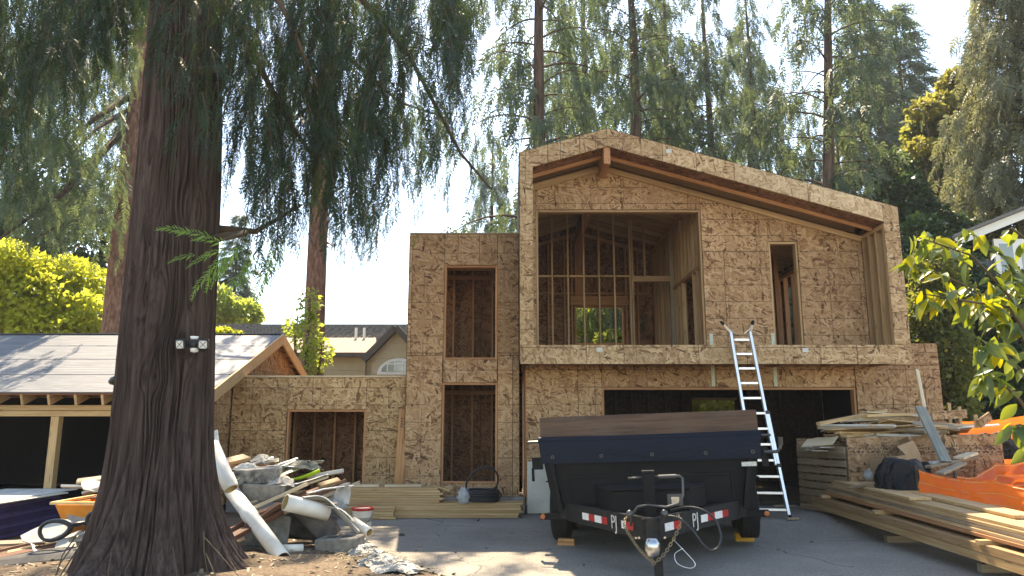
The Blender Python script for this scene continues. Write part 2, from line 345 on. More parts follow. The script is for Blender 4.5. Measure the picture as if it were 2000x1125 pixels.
# ground
def ground_mat():
    s = NT('asphalt'); o = s.obj(); n = s.noise(o, 60, 4, .8).outputs[0]; b = s.noise(o, .8, 5, .62).outputs[0]
    col = s.mix(s.ramp(n, [(.3, (0,0,0)), (.7, (1,1,1))]), (.11, .098, .084), (.40, .36, .31))
    col = s.mix(.7, col, s.ramp(b, [(.3, (.55, .54, .52)), (.7, (1, 1, 1))]), 'MULTIPLY')
    st = s.noise(s.mapping(o, (1, 2.2, 1)), 2.2, 5, .7).outputs[0]
    col = s.mix(s.math('MULTIPLY', s.ramp(st, [(.56, (0,0,0)), (.75, (1,1,1))]), .5), col, (.24, .215, .175))
    ck = s.n('TexVoronoi', {'feature': 'DISTANCE_TO_EDGE'}, Vector=s.n('VectorMath', {'operation': 'MULTIPLY_ADD'}, i0=s.noise(o, 1.7, 3).outputs['Color'], i1=(.5, .5, 0), i2=o).outputs[0], Scale=.34)
    col = s.mix(s.math('MULTIPLY', s.math('MULTIPLY', s.math('LESS_THAN', ck.outputs['Distance'], .003), s.math('GREATER_THAN', b, .52)), .55), col, (.03, .03, .03))
    s.bsdf(col, .9, normal=s.bump(n, .7, .008), spec=.25)
    s = NT('dirt'); o = s.obj(); n = s.noise(o, 26, 5, .7).outputs[0]; b = s.noise(o, 1.6, 4, .6).outputs[0]
    col = s.mix(s.ramp(n, [(.3, (0,0,0)), (.7, (1,1,1))]), (.08, .055, .036), (.27, .205, .145))
    col = s.mix(.6, col, s.ramp(b, [(.3, (.55, .5, .45)), (.7, (1, 1, 1))]), 'MULTIPLY')
    s.bsdf(col, .95, normal=s.bump(n, .9, .03), spec=.15)
    s = NT('soil'); o = s.obj(); n = s.noise(o, 3, 5, .7).outputs[0]
    s.bsdf(s.mix(n, (.05, .05, .025), (.16, .13, .08)), .95, spec=.1)
    s = NT('underlay'); o = s.obj(); sep = s.n('SeparateXYZ', None, Vector=o)
    n = s.noise(s.mapping(o, (1.5, 14, 14)), 1, 4, .6).outputs[0]
    ph = s.math('FRACT', s.math('DIVIDE', sep.outputs[1], .105)); d = s.noise(s.mapping(o, (2.2, 40, 1)), 1, 2, .5).outputs[0]
    ln = s.math('MULTIPLY', s.math('LESS_THAN', ph, .10), s.math('GREATER_THAN', d, .5))
    col = s.mix(s.ramp(n, [(.3, (0,0,0)), (.7, (1,1,1))]), (.075, .08, .095), (.125, .13, .145))
    s.bsdf(s.mix(s.math('MULTIPLY', ln, .55), col, (.42, .43, .43)), .6, spec=.35, normal=s.bump(n, .25, .01))
    s = NT('shingle'); o = s.obj(); n = s.noise(s.mapping(o, (3, 10, 10)), 1, 4, .65).outputs[0]
    s.bsdf(s.mix(n, (.20, .155, .12), (.44, .36, .285)), .95, spec=.1)
    s = NT('orange_mesh'); o = s.obj(); sep = s.n('SeparateXYZ', None, Vector=o); n = s.noise(o, 3.5, 4, .6).outputs[0]
    fr = lambda k, per, th: s.math('LESS_THAN', s.math('FRACT', s.math('DIVIDE', sep.outputs[k], per)), th)
    holes = s.math('MULTIPLY', s.math('SUBTRACT', 1.0, fr(0, .02, .45)), s.math('SUBTRACT', 1.0, fr(2, .02, .45)))
    col = s.mix(n, (.62, .09, .02), (.88, .17, .035))
    b = s.n('BsdfPrincipled', None, Base_Color=col, Roughness=.5); t = s.n('BsdfTranslucent', None, Color=(.95, .22, .03))
    mx = s.n('MixShader', None, Fac=.45); s.t.links.new(b.outputs[0], mx.inputs[1]); s.t.links.new(t.outputs[0], mx.inputs[2])
    s.t.links.new(mx.outputs[0], s.out.inputs[0])
ground_mat()
# ------------------------------------------------------------------ ground
def grid_obj(name, xs, ys, zf, mat, smooth=True):
    V = np.array([(x, y, zf(x, y)) for y in ys for x in xs]); nx = len(xs); ny = len(ys)
    i = np.arange((ny - 1) * nx).reshape(ny - 1, nx)[:, :-1].ravel()
    return np_obj(name, V, np.stack([i, i + 1, i + nx + 1, i + nx], 1), mat, None, smooth)
_far = [-900, -400, -200, -120, -80, -50, -35, -25, -18, -14]
xs = _far + list(np.arange(-12, 12.01, .12)) + [-q for q in _far[::-1]]
ys = [-60, -30, -15, -6, 0, 3, 5] + list(np.arange(6, 14.01, .10)) + [15, 16, 18, 20, 24, 30, 40, 60, 100, 200, 400, 900]
def bumps(x, y): return 0.035 * (float(vnoise(x * 2.1, y * 2.1, 3.3)) - .5) + .02 * (float(vnoise(x * 7, y * 7, 9.1)) - .5)
def drive_left(y):
    pts = [(0, 2.2), (6, .9), (8, -.62), (8.6, -1.2), (9.3, -1.75), (10.5, -2.25), (13.4, -3.2)]
    return np.interp(y, [p[0] for p in pts], [p[1] for p in pts]) + .10 * (float(vnoise(y * 3, 2.2)) - .5) + .05 * (float(vnoise(y * 11, 7.2)) - .5)
def ground_z(x, y):
    z = gz(x, y); k = min(1, max(0, (drive_left(y) + .02 - x) / .25)) if 0 < y < 13.4 else 1
    return z + bumps(x, y) * k - .012 * (1 - k) + (.02 * k if -9 < x < 0 and 5 < y < 13 else 0)
tag(grid_obj('ground', xs, ys, ground_z, 'dirt'), kind='structure')
ysd = list(np.arange(-2, 13.06, .1)); V = []; nx = 60
for y in ysd:
    xl = drive_left(y)
    for j in range(nx): x = xl + (9.0 - xl) * j / (nx - 1); V.append((x, y, gz(x, y) + .004))
i = np.arange((len(ysd) - 1) * nx).reshape(-1, nx)[:, :-1].ravel()
tag(np_obj('driveway', np.array(V), np.stack([i, i + 1, i + nx + 1, i + nx], 1), 'asphalt', None, True), kind='structure')

# ------------------------------------------------------------------ wall sheathing out of separate sheets
def clip(poly, a, b, c):
    out = []
    for i in range(len(poly)):
        p, q = poly[i], poly[(i + 1) % len(poly)]; dp, dq = a * p[0] + b * p[1] - c, a * q[0] + b * q[1] - c
        if dp <= 0: out.append(p)
        if dp * dq < 0: t = dp / (dp - dq); out.append((p[0] + (q[0] - p[0]) * t, p[1] + (q[1] - p[1]) * t))
    return out
def cut(rects, op):
    res = []; a0, a1, b0, b1 = op
    for (x0, x1, z0, z1) in rects:
        if a1 <= x0 or a0 >= x1 or b1 <= z0 or b0 >= z1: res.append((x0, x1, z0, z1)); continue
        if a0 > x0: res.append((x0, a0, z0, z1))
        if a1 < x1: res.append((a1, x1, z0, z1))
        m0, m1 = max(a0, x0), min(a1, x1)
        if b0 > z0: res.append((m0, m1, z0, b0))
        if b1 < z1: res.append((m0, m1, b1, z1))
    return res
def sheathing(parent, axis, pos, th, x0, x1, z0, z1, mat, ops=(), planes=(), sw=1.22, sh=2.44, ox=0, oz=0, stag=.61, name='osb_panel', gap=.004):
    """sheets covering a rectangle (cut by openings and half planes); axis 'y' faces the camera, 'x' is a side wall, 'z' a deck"""
    z = z0 - oz; row = 0
    while z < z1 - 1e-4:
        x = x0 - ox - (stag if row % 2 else 0)
        while x < x1 - 1e-4:
            r = (max(x, x0), min(x + sw, x1), max(z, z0), min(z + sh, z1))
            if r[1] - r[0] > .02 and r[3] - r[2] > .02:
                rs = [r]
                for o in ops: rs = cut(rs, o)
                for q in rs:
                    poly = [(q[0] + gap, q[2] + gap), (q[1] - gap, q[2] + gap), (q[1] - gap, q[3] - gap), (q[0] + gap, q[3] - gap)]
                    for pl in planes: poly = clip(poly, *pl) if poly else poly
                    if len(poly) > 2: MB().prism(poly, axis, pos + random.uniform(-.0012, .0012), pos + th).build(name, mat, parent)
            x += sw
        z += sh; row += 1
def backing(axis, pos, a0, a1, b0, b1, parent, ops=(), planes=()):
    sheathing(parent, axis, pos, .008, a0, a1, b0, b1, 'paper_shade_black', ops, planes, 99, 99, name='paper_shade_backing', gap=0, stag=0)  # black sheet behind the joints, also used to darken the garage inside
def jamb(parent, x0, x1, y, z0, z1, depth, mat='pine_stud', t=.038, sill=True):
    yc = y + depth / 2; k = .001
    board('jamb', (x0 - t / 2 + t, yc, z0), (x0 - t / 2 + t, yc, z1), t, depth, mat, parent, up=(0, 1, 0))
    board('jamb', (x1 - t / 2, yc, z0), (x1 - t / 2, yc, z1), t, depth, mat, parent, up=(0, 1, 0))
    board('lintel', (x0 + t + k, yc, z1 - t / 2), (x1 - t - k, yc, z1 - t / 2), depth, t, mat, parent)
    if sill: board('sill', (x0 + t + k, yc, z0 + t / 2), (x1 - t - k, yc, z0 + t / 2), depth, t, mat, parent)
def stud(parent, x, y, z0, z1, mat='pine_stud', w=.038, d=.14): return board('stud', (x, y, z0), (x, y, z1), w, d, mat, parent, up=(0, 1, 0))

# ------------------------------------------------------------------ the house under construction
H = thing('unfinished_house', 'two storey house under construction sheathed in bare strand board with open framing', 'house', (3, 13, 0))
YF, YR, YT, YW, YB = 12.25, 13.10, 13.20, 13.36, 18.0
SW = [(13.7, 15.5, 3.2, 4.75), (16.2, 17.6, 3.2, 4.75)]     # right side wall openings; the second is added to let skylight in
TW = [(13.65, 14.9, 2.9, 4.3)]  # unseen tower side opening, added to let skylight into the room
RX, RZ, RS = 1.66, 6.64, .288
def zt(x): return RZ - RS * abs(x - RX)
def roofplanes(d): return [(RS, 1, RZ - d + RS * RX), (-RS, 1, RZ - d - RS * RX)]
# garage front wall
sheathing(H, 'y', YR, .012, .24, 7.55, .17, 2.56, 'osb_front', [(1.58, 6.05, 0, 2.17)], sh=2.44, ox=.3)
sheathing(H, 'y', YR, .012, 6.63, 7.55, 2.56, 2.95, 'osb_front')
sheathing(H, 'x', 7.535, .012, YR + .014, YB + .17, .17, 2.95, 'osb_side')
MB().box(.262, 1.57, YR - .045, YR - .004, .04, .90).build('foundation_wall', 'concrete', H, bevel=.006)
jamb(H, 1.58, 6.05, YR + .026, .10, 2.17, .14, 'fir_red', sill=False)
for x in (1.4, 6.2, 6.6, 7.0, 7.45): stud(H, x, YR + .084, .2, 2.5)
for q in range(4): pass
backing('y', YB + .18, .2, 7.6, 0, 2.9, H, [(4.37, 5.40, 1.66, 2.10)]); backing('x', 7.552, YR + .02, YB + .2, 0, 2.96, H)
MB().box(6.62, 7.55, YR + .02, YB + .17, 2.90, 2.93).build('roof_deck', 'osb_flat', H)
# orange chalk line where tower and garage meet, framing straps
board('corner_strip', (.232, YR - .006, .3), (.232, YR - .006, 2.5), .012, .006, 'orange_line', H, up=(0, 1, 0))
for px, z0, z1 in ((1391, 2.19, 3.12), (1512, 2.19, 2.60), (1512, 2.88, 3.13)):
    xx = P(px, 700, YR).x; board('metal_strap', (xx, YR - .0045, z0), (xx, YR - .0045, z1), .06, .004, 'fin_green', H, up=(0, 1, 0), bevel=0)
backing('y', YR + .016, .25, 7.53, .18, 2.55, H, [(1.5, 6.13, 0, 2.25)]); backing('y', YR + .016, .37, 6.35, 2.8, 6.4, H, [(.40, 3.5, 2.80, 5.45), (4.63, 5.24, 2.80, 4.85)], roofplanes(.41))
backing('y', YT + .016, -1.86, .11, .31, 4.95, H, [(-1.27, -.225, 2.63, 4.43), (-1.28, -.215, .48, 2.30)]); backing('y', YW + .016, -4.98, -1.9, .22, 2.34, H, [(-4.05, -2.56, .36, 1.83)])
# garage interior: board, studs and black sheets darkened to carry its shade
sheathing(H, 'y', YB + .16, .012, .25, 7.55, .0, 2.78, 'osb_garage_shade', [(4.37, 5.40, 1.66, 2.10)])
for k in range(18): 
    x = .5 + k * .4
    if not (4.30 < x < 5.46): stud(H, x, YB + .085, .2, 2.48, 'shade_stud')
board('window_frame', (4.36, YB + .08, 1.64), (5.41, YB + .08, 1.64), .14, .038, 'pine_stud', H)
board('window_frame', (4.36, YB + .08, 2.13), (5.41, YB + .08, 2.13), .14, .05, 'pine_stud', H)
sheathing(H, 'x', .25, .012, YR + .02, YB + .16, .1, 2.78, 'osb_inside_side_shade')
MB().box(.25, 7.5, YR + .015, YB + .1, .02, .168).build('garage_slab', 'stone_dark', H)
backing('x', .268, YR + .03, YB + .1, .1, 2.6, H); backing('x', 7.52, YR + .03, YB + .1, .1, 2.6, H); MB().box(.28, 7.5, YR + .17, YB, 2.50, 2.515).build('ceiling_shade_lining', 'paper_shade_black', H)
# floor deck over the garage, balcony joists and fascia
sheathing(H, 'z', 2.775, .022, .135, 6.615, YF + .03, YB + .15, 'osb_flat', name='deck_panel', sw=2.44, sh=1.22)
for k in range(15):
    x = .34 + k * .4267
    if x < 6.45: board('floor_joist', (x, YF + .045, 2.642), (x, YB, 2.642), .045, .24, 'pine_stud', H)
board('soffit_ledger', (.30, YR - .028, 2.60), (6.55, YR - .028, 2.60), .038, .09, 'fir_red', H)
x = .135; widths = [1.1, .62, 1.24, .8, 1.2, .62, .9]
for k, wd in enumerate(widths):
    x1 = min(x + wd, 6.615)
    MB().box(x + .004, x1 - .004, YF - .012 + random.uniform(-.001, .001), YF + .02, 2.515, 2.83).build('fascia_panel', 'osb_weathered', H); x = x1
# front fins either side of the recessed balcony
for (a, b) in ((.13, .36), (6.36, 6.62)):
    z = 2.832
    while z < zt(a if a > 2 else b) - .335:
        z1 = min(z + random.choice((.42, .55, .78, .34)), zt(b if a > 2 else a) - .02)
        poly = [(a + .001, z + .002), (b - .001, z + .002), (b - .001, z1 - .002), (a + .001, z1 - .002)]
        for pl in roofplanes(.01): poly = clip(poly, *pl)
        if a < 2: poly = clip(poly, RS * -1, 1, RZ - .335 - RS * RX)
        else: poly = clip(poly, 1, 0, b) 
        if len(poly) > 2: MB().prism(poly, 'y', YF - .012, YF + .004).build('osb_panel', 'osb_weathered', H)
        z = z1
for xo in (.13, 6.608):      # outer side walls
    sheathing(H, 'x', xo, .012, YF + .005, YB + .17, 2.56 if xo < 1 else 2.84, zt(xo) - .03, 'osb_side', SW if xo > 1 else ())
for side, xi in ((0, .345), (1, 6.375)):   # framing of the fins, open on the balcony side
    zz = zt(xi) - .36
    for k, yy in enumerate((YF + .04, YF + .34, YF + .60, YR - .03)):
        board('stud', (xi - .06 if side == 0 else xi + .055, yy, 2.80), (xi - .06 if side == 0 else xi + .055, yy, zz - .08), .14, .038 if k else .076, 'pine_stud', H, up=(0, 1, 0))
    xc = xi - .06 if side == 0 else xi + .055
    board('top_plate', (xc, YF + .005, zz - .04), (xc, YR, zz - .04), .14, .076, 'pine_stud', H)
    board('bottom_plate', (xc, YF + .005, 2.80), (xc, YR, 2.80), .142, .038, 'pine_stud', H)
# recessed wall with the gable
OPS = [(.44, 3.46, 2.80, 5.41), (4.67, 5.20, 2.80, 4.81)]
sheathing(H, 'y', YR, .012, .362, 6.36, 2.80, 6.4, 'osb_front', OPS, roofplanes(.40), sh=1.83, ox=.18)
jamb(H, .44, 3.46, YR + .026, 2.80, 5.41, .14, 'pine_stud', sill=False); jamb(H, 4.67, 5.20, YR + .026, 2.80, 4.81, .14, 'pine_stud', sill=False)
for x in (3.62, 3.9, 4.3, 5.4, 5.8, 6.2): stud(H, x, YR + .084, 2.8, zt(x) - .45)
# rake plates on the wall, lookout rake boards, ridge beam
def rake(name, x0, x1, y, drop, w, t, mat): 
    return board(name, (x0, y, zt(x0) - drop), (x1, y, zt(x1) - drop), w, t, mat, H)
rake('rake_plate', .37, RX - .06, YR - .022, .44, .038, .12, 'pine_stud'); rake('rake_plate', RX + .06, 4.2, YR - .022, .44, .038, .10, 'pine_stud'); rake('rake_plate', 4.205, 6.355, YR - .022, .44, .038, .10, 'pine_stud')
rake('rake_board', .365, RX - .06, YF + .42, .355, .038, .09, 'fir_red'); rake('rake_board', RX + .06, 6.355, YF + .42, .355, .038, .09, 'fir_red')
board('ridge_beam', (RX, YF + .03, RZ - .42), (RX, YB + .15, RZ - .42), .115, .44, 'fir_red', H)
# fascia of the roof edge in separate strips
def roof_fascia(xs, mats):
    for a, b, m in zip(xs[:-1], xs[1:], mats):
        poly = [(a + .004, zt(a) - .335), (b - .004, zt(b) - .335), (b - .004, zt(b) - .012), (a + .004, zt(a) - .012)]
        MB().prism(poly, 'y', YF - .013, YF + .02).build('rake_fascia', m, H)
roof_fascia([.13, .62, 1.18, RX], ['osb_weathered'] * 3)
roof_fascia([RX, 2.25, 2.62, 3.2, 3.85, 5.1, 6.36], ['osb_weathered'] * 4 + ['osb_new'] * 2)
poly = [(6.362, zt(6.36) - .335), (6.62, zt(6.36) - .335), (6.62, zt(6.62) - .012), (6.362, zt(6.36) - .012)]
MB().prism(poly, 'y', YF - .013, YF + .003).build('rake_fascia', 'osb_weathered', H)
# roof deck, soffit of the overhang, rafters
for sgn, xe in ((-1, .115), (1, 6.63)):
    y = YF
    while y < YB + .2:
        y1 = min(y + 1.22, YB + .3); L = [RX] + ([xe] if sgn < 0 else [RX + 2.44 , xe])
        for a, b in zip(L[:-1], L[1:]):
            lo, hi = sorted((a, b)); g = 0
            poly = [(lo + g, zt(lo) - .03), (hi - g, zt(hi) - .03), (hi - g, zt(hi)), (lo + g, zt(lo))]
            MB().prism(poly, 'y', y + .002, y1 - .002).build('roof_panel', 'osb_ceiling_shade', H)
        y = y1
    lo, hi = (.365, RX - .06) if sgn < 0 else (RX + .06, 6.355)
    poly = [(lo, zt(lo) - .335), (hi, zt(hi) - .335), (hi, zt(hi) - .32), (lo, zt(lo) - .32)]
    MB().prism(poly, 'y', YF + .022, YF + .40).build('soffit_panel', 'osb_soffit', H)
    yy = YR + .20
    while yy < YB:
        a, b = (RX - .06, .36) if sgn < 0 else (RX + .06, 6.36)
        board('rafter', (a, yy, zt(a) - .15), (b, yy, zt(b) - .15), .038, .235, 'pine_stud', H); yy += .4
# upper rooms: left wall, right partition, back wall with a window
LW = .50
sheathing(H, 'x', .362, .012, YR + .16, YB, 2.8, 5.95, 'osb_inside_side_shade')
for k in range(12): yy = YR + .25 + k * .4; stud(H, .43, yy, 2.8, zt(.43) - .35, 'fir_red', .10, .038)
wl = P(1122, 600, YB); wr = P(1221, 673, YB); W0, W1, WZ0, WZ1 = wl.x, wr.x, wr.z, P(1122, 597, YB).z
sheathing(H, 'y', YB + .15, .012, .37, 6.6, 2.8, 6.5, 'osb_inside_shade', [(W0, W1, WZ0, WZ1)], roofplanes(.06))
jamb(H, W0, W1, YB, WZ0, WZ1, .14, 'fir_red'); board('header', (W0 - .1, YB + .07, WZ1 + .13), (W1 + .1, YB + .07, WZ1 + .13), .13, .23, 'fir_red', H)
for x in list(np.arange(.5, W0 - .1, .4)) + [W0 - .06] + [W1 + .06] + list(np.arange(W1 + .35, 6.5, .4)): stud(H, float(x), YB + .075, 2.84, zt(x) - .42, 'fir_red')
for x in np.arange(W0 + .2, W1, .4): stud(H, float(x), YB + .075, WZ1 + .25, zt(x) - .42, 'fir_red')
stud(H, RX, YB + .06, WZ1 + .25, RZ - .66, 'fir_red', .2, .13)
board('blocking', (.45, YB + .01, WZ1 + .30), (3.4, YB + .01, WZ1 + .30), .05, .04, 'fir_red', H)
rake('rake_plate', .45, RX - .06, YB + .02, .41, .05, .09, 'fir_red'); rake('rake_plate', RX + .06, 3.45, YB + .02, .41, .05, .09, 'fir_red')
YP = 15.7   # open stud partition in the middle of the room
for px in (1048, 1079, 1110, 1141, 1171, 1201, 1232, 1236.5):
    x = P(px, 600, YP).x; stud(H, x, YP, 2.82, zt(x) - .42, 'pine_stud', .038, .09)
x = P(1261, 600, YP).x; stud(H, x, YP, 4.66, zt(x) - .42, 'pine_stud', .038, .09)
zb = P(1140, 540, YP).z; xa, xb = P(1049, 540, YP).x, P(1232, 540, YP).x
pxs = [P(q, 540, YP).x for q in (1048, 1079, 1110, 1141, 1171, 1201, 1232)]
for a, b in zip(pxs[:-1], pxs[1:]): board('blocking', (a + .021, YP, zb), (b - .021, YP, zb), .09, .04, 'pine_stud', H)
board('header', (xb + .05, YP, zb - .06), (3.44, YP, zb - .06), .09, .12, 'pine_stud', H)
rake('rake_plate', .46, RX - .06, YP, .375, .09, .07, 'pine_stud'); rake('rake_plate', RX + .06, 3.45, YP, .375, .09, .07, 'pine_stud')
# right partition, receding
yy = YR + .19; k = 0
while yy < YB:
    door = 14.0 < yy < 14.7
    board('stud', (3.50, yy, 4.45 if door else 2.82), (3.50, yy, zt(3.5) - .42), .09, .038, 'pine_stud', H, up=(0, 1, 0)); yy += .31 if yy < 15.6 else .40
for za in (4.40,): board('header', (3.50, YR + .16, za), (3.50, 15.6, za), .09, .07, 'pine_stud', H)
board('top_plate', (3.50, YR + .16, zt(3.5) - .37), (3.50, YB, zt(3.5) - .37), .09, .08, 'pine_stud', H)
sheathing(H, 'x', 3.60, .012, 15.8, YB, 2.8, zt(3.6) - .4, 'osb_inside_side_shade', [(16.3, 17.2, 2.8, 4.6)]); sheathing(H, 'x', 3.60, .012, 13.3, 13.95, 2.8, 4.4, 'osb_inside_side_shade')
board('post', (3.47, YP, 2.82), (3.47, YP, zt(3.47) - .42), .14, .14, 'pine_grey', H, up=(0, 1, 0))
# second partition seen through the narrow opening
for k in range(9): board('stud', (5.75, YR + .5 + k * .42, 2.82), (5.75, YR + .5 + k * .42, 4.55), .09, .038, 'fir_red', H, up=(0, 1, 0))
board('top_plate', (5.75, YR + .4, 4.59), (5.75, YB, 4.59), .09, .07, 'fir_red', H); board('post', (5.42, 14.9, 2.82), (5.42, 14.9, 4.9), .09, .09, 'fir_red', H, up=(0, 1, 0))
sheathing(H, 'x', 6.34, .012, YR + .2, YB, 2.8, 5.0, 'osb_inside_side_shade', SW)
backing('y', YB + .17, .12, 6.64, 2.7, 6.7, H, [(W0, W1, WZ0, WZ1)], roofplanes(.031)); backing('x', .118, YF + .03, YB + .18, 2.5, zt(.118) - .031, H); backing('x', 6.622, YF + .03, YB + .18, 2.8, zt(6.63) - .031, H, SW)
backing('y', 15.22, -1.88, .2, .2, 4.9, H); backing('x', -1.89, YT + .04, 17, .2, 4.95, H, TW); backing('y', 15.02, -5, -1.9, .1, 2.3, H)
# stair tower
TO = [(-1.23, -.265, 2.67, 4.39), (-1.24, -.255, .52, 2.26)]
sheathing(H, 'y', YT, .012, -1.88, .128, .30, 4.97, 'osb_front', TO, sh=2.44, ox=.55)
sheathing(H, 'x', -1.88, .012, YT + .014, 17, .30, 4.97, 'osb_side', TW); sheathing(H, 'x', .20, .012, YT + .3, 17, 2.9, 4.97, 'osb_inside_side_shade')
MB().box(-1.87, .225, YT + .004, YT + .15, -.1, .298).build('foundation_wall', 'concrete_grey', H)
board('parapet_cap', (-1.88, YT + .05, 4.985), (.12, YT + .05, 4.985), .12, .026, 'pine_grey', H)
for i, o in enumerate(TO):
    jamb(H, o[0], o[1], YT + .026, o[2], o[3], .14, 'fir_red', sill=True)
    zf, zc = (2.56, 4.86) if i == 0 else (.42, 2.5)
    sheathing(H, 'y', 15.2, .012, -1.86, .2, zf, zc, 'osb_inside_shade')
    for x in np.arange(-1.6, .2, .4): stud(H, float(x), 15.12, zf, zc, 'fir_red', .038, .14)
    sheathing(H, 'x', -1.80, .012, YT + .2, 15.2, zf, zc, 'osb_inside_side_shade', TW)
    for k in range(5): stud(H, -1.73 if i == 0 else -1.70, 13.45 + k * .4, zf, zc, 'fir_red', .14, .038)
    sheathing(H, 'x', .12, .012, YT + .2, 15.2, zf, zc, 'osb_inside_side_shade')
    board('top_plate', (-1.7, 15.03, zc - .34), (.1, 15.03, zc - .34), .04, .08, 'fir_red', H)
    for k in range(6): board('ceiling_joist', (-1.78, 13.55 + k * .3, zc - .09), (.1, 13.55 + k * .3, zc - .09), .038, .2, 'fir_red', H)
    MB().box(-1.85, .1, YT + .16, 16.9, zf - .1, zf).build('floor_deck', 'osb_flat', H)
    for ya, yb in ((YT + .02, 16.9),): MB().box(-1.86, .12, ya, yb, zc + .02, zc + .05).build('roof_deck', 'osb_flat', H)
# low wing on the left
WO = [(-4.01, -2.60, .40, 1.79)]
sheathing(H, 'y', YW, .012, -5.0, -1.885, .2, 2.36, 'osb_light', WO, sh=1.22, sw=2.44, ox=.4)
jamb(H, *WO[0][:2], YW + .026, .40, 1.79, .14, 'fir_red', sill=False)
board('parapet_cap', (-4.99, YW + .06, 2.378), (-1.89, YW + .06, 2.378), .15, .03, 'wood_pale', H)
sheathing(H, 'y', 15.0, .012, -5.0, -1.9, .2, 2.3, 'osb_inside_shade')
for x in np.arange(-4.7, -1.95, .4): stud(H, float(x), 14.92, .2, 2.28, 'fir_red', .038, .14)
MB().box(-4.98, -1.9, YW + .02, 18, 2.31, 2.34).build('roof_deck', 'osb_flat', H)
MB().box(-5.0, -1.9, YW + .02, 18, .10, .2).build('floor_deck', 'concrete_grey', H)
MB().box(-4.99, -1.9, YW + .005, YW + .15, -.1, .198).build('foundation_wall', 'concrete_grey', H)
board('corner_strip', (-1.888, YW - .006, .4), (-1.888, YW - .006, 2.3), .014, .006, 'orange_line', H, up=(0, 1, 0))
for (px, py, Y) in ((1306, 295, YF - .013), (1171, 683, YF - .013), (1573, 684, YF - .013)):      # small white stickers left on the sheets
    p = P(px, py, Y); MB().box(p.x - .05, p.x + .05, Y - .004, Y - .002, p.z - .035, p.z + .035).build('paper_label', 'sticker', H)

# ------------------------------------------------------------------ garage on the left with an underlay roof
S = thing('open_garage', 'low open fronted garage with grey underlay roof and timber posts', 'garage', (-8, 12.3, 0))
EY, RYY, BY, EZ, RZZ = 11.9, 15.5, 19.1, 2.02, 3.38; XL, XR = -15.5, -4.80
sl = (RZZ - EZ) / (RYY - EY)
def sz(y): return RZZ - sl * abs(y - RYY)
for k, (a, b) in enumerate(((EY, RYY), (RYY, BY))):
    n = 4
    for i in range(n):
        y0, y1 = a + (b - a) * i / n, a + (b - a) * (i + 1) / n; lap = .010 * (1 if k == 0 else -1)
        v0, v1 = (sz(y0) + .022 - (i * .0), sz(y1) + .014) if k == 0 else (sz(y0) + .014, sz(y1) + .022)
        MB().prism([(y0, v0 - .012), (y1, v1 - .012), (y1, v1), (y0, v0)], 'x', XL, XR - .05).build('roof_underlay', 'underlay', S)
    MB().prism([(a, sz(a) - .02), (b, sz(b) - .02), (b, sz(b) - .002), (a, sz(a) - .002)], 'x', XL, XR - .045).build('roof_deck', 'osb_inside_side_shade', S)
board('ridge_cap', (XL, RYY, RZZ + .022), (XR - .05, RYY, RZZ + .022), .12, .012, 'underlay', S)
for a, b in ((EY - .02, RYY), (RYY, BY)):
    poly = [(a, sz(a) - .20), (b, sz(b) - .20), (b, sz(b) + .02), (a, sz(a) + .02)]
    if a > 12: poly = [(a + .001, poly[0][1])] + poly[1:3] + [(a + .001, poly[3][1])]
    MB().prism(poly, 'x', XR - .04, XR).build('barge_board', 'cedar_trim', S, bevel=.003)
for i in range(24):
    x = XR - .45 - i * .43; board('rafter', (x, EY + .03, sz(EY + .03) - .115), (x, RYY, RZZ - .115), .042, .18, 'pine_stud', S)
    board('rafter_block', (x + .023, 12.33, sz(12.3) - .115), (x + .40, 12.33, sz(12.3) - .115), .03, .17, 'fir_red', S)
for a in np.arange(12.4, 18.6, .55):      # lookouts in the gable overhang
    board('lookout', (-5.05, float(a), sz(a) - .065), (XR - .042, float(a), sz(a) - .065), .09, .07, 'pine', S)
sheathing(S, 'x', -5.045, .012, 12.32, 18.6, .15, 3.4, 'osb_side', planes=[(-sl, 1, RZZ - .03 - sl * RYY), (sl, 1, RZZ - .03 + sl * RYY)], sh=1.22, sw=2.44)
for zz, t in ((1.80, .09), (1.705, .085)): board('header_beam', (XL, 12.34 - (.012 if t == .085 else 0), zz), (-5.06, 12.34 - (.012 if t == .085 else 0), zz), .09, t, 'pine', S)
for px in (105,): x = P(px, 880, 12.34).x
for x in (x, x - 2.55, x + 2.3 - .03, x - 5.1): board('post', (x, 12.34, .1), (x, 12.34, 1.66), .13, .13, 'pine', S, up=(0, 1, 0))
MB().box(XL, -5.07, 18.5, 18.52, .1, 2.3).build('back_wall', 'paper_shade_black', S); MB().box(XL, XL + .02, 12.4, 18.5, .1, 2.5).build('side_wall', 'paper_shade_black', S)  # walls, linings and slab blackened to stand for the interior shade
MB().box(-5.075, -5.062, 12.42, 18.5, .1, 1.95).build('shade_lining', 'paper_shade_black', S)
MB().box(XL, -5.08, 12.25, 18.49, 1.98, 1.99).build('ceiling_shade_lining', 'paper_shade_black', S); MB().box(XL, -5.08, 12.2, 18.49, .02, .1).build('floor_slab', 'paper_shade_black', S)

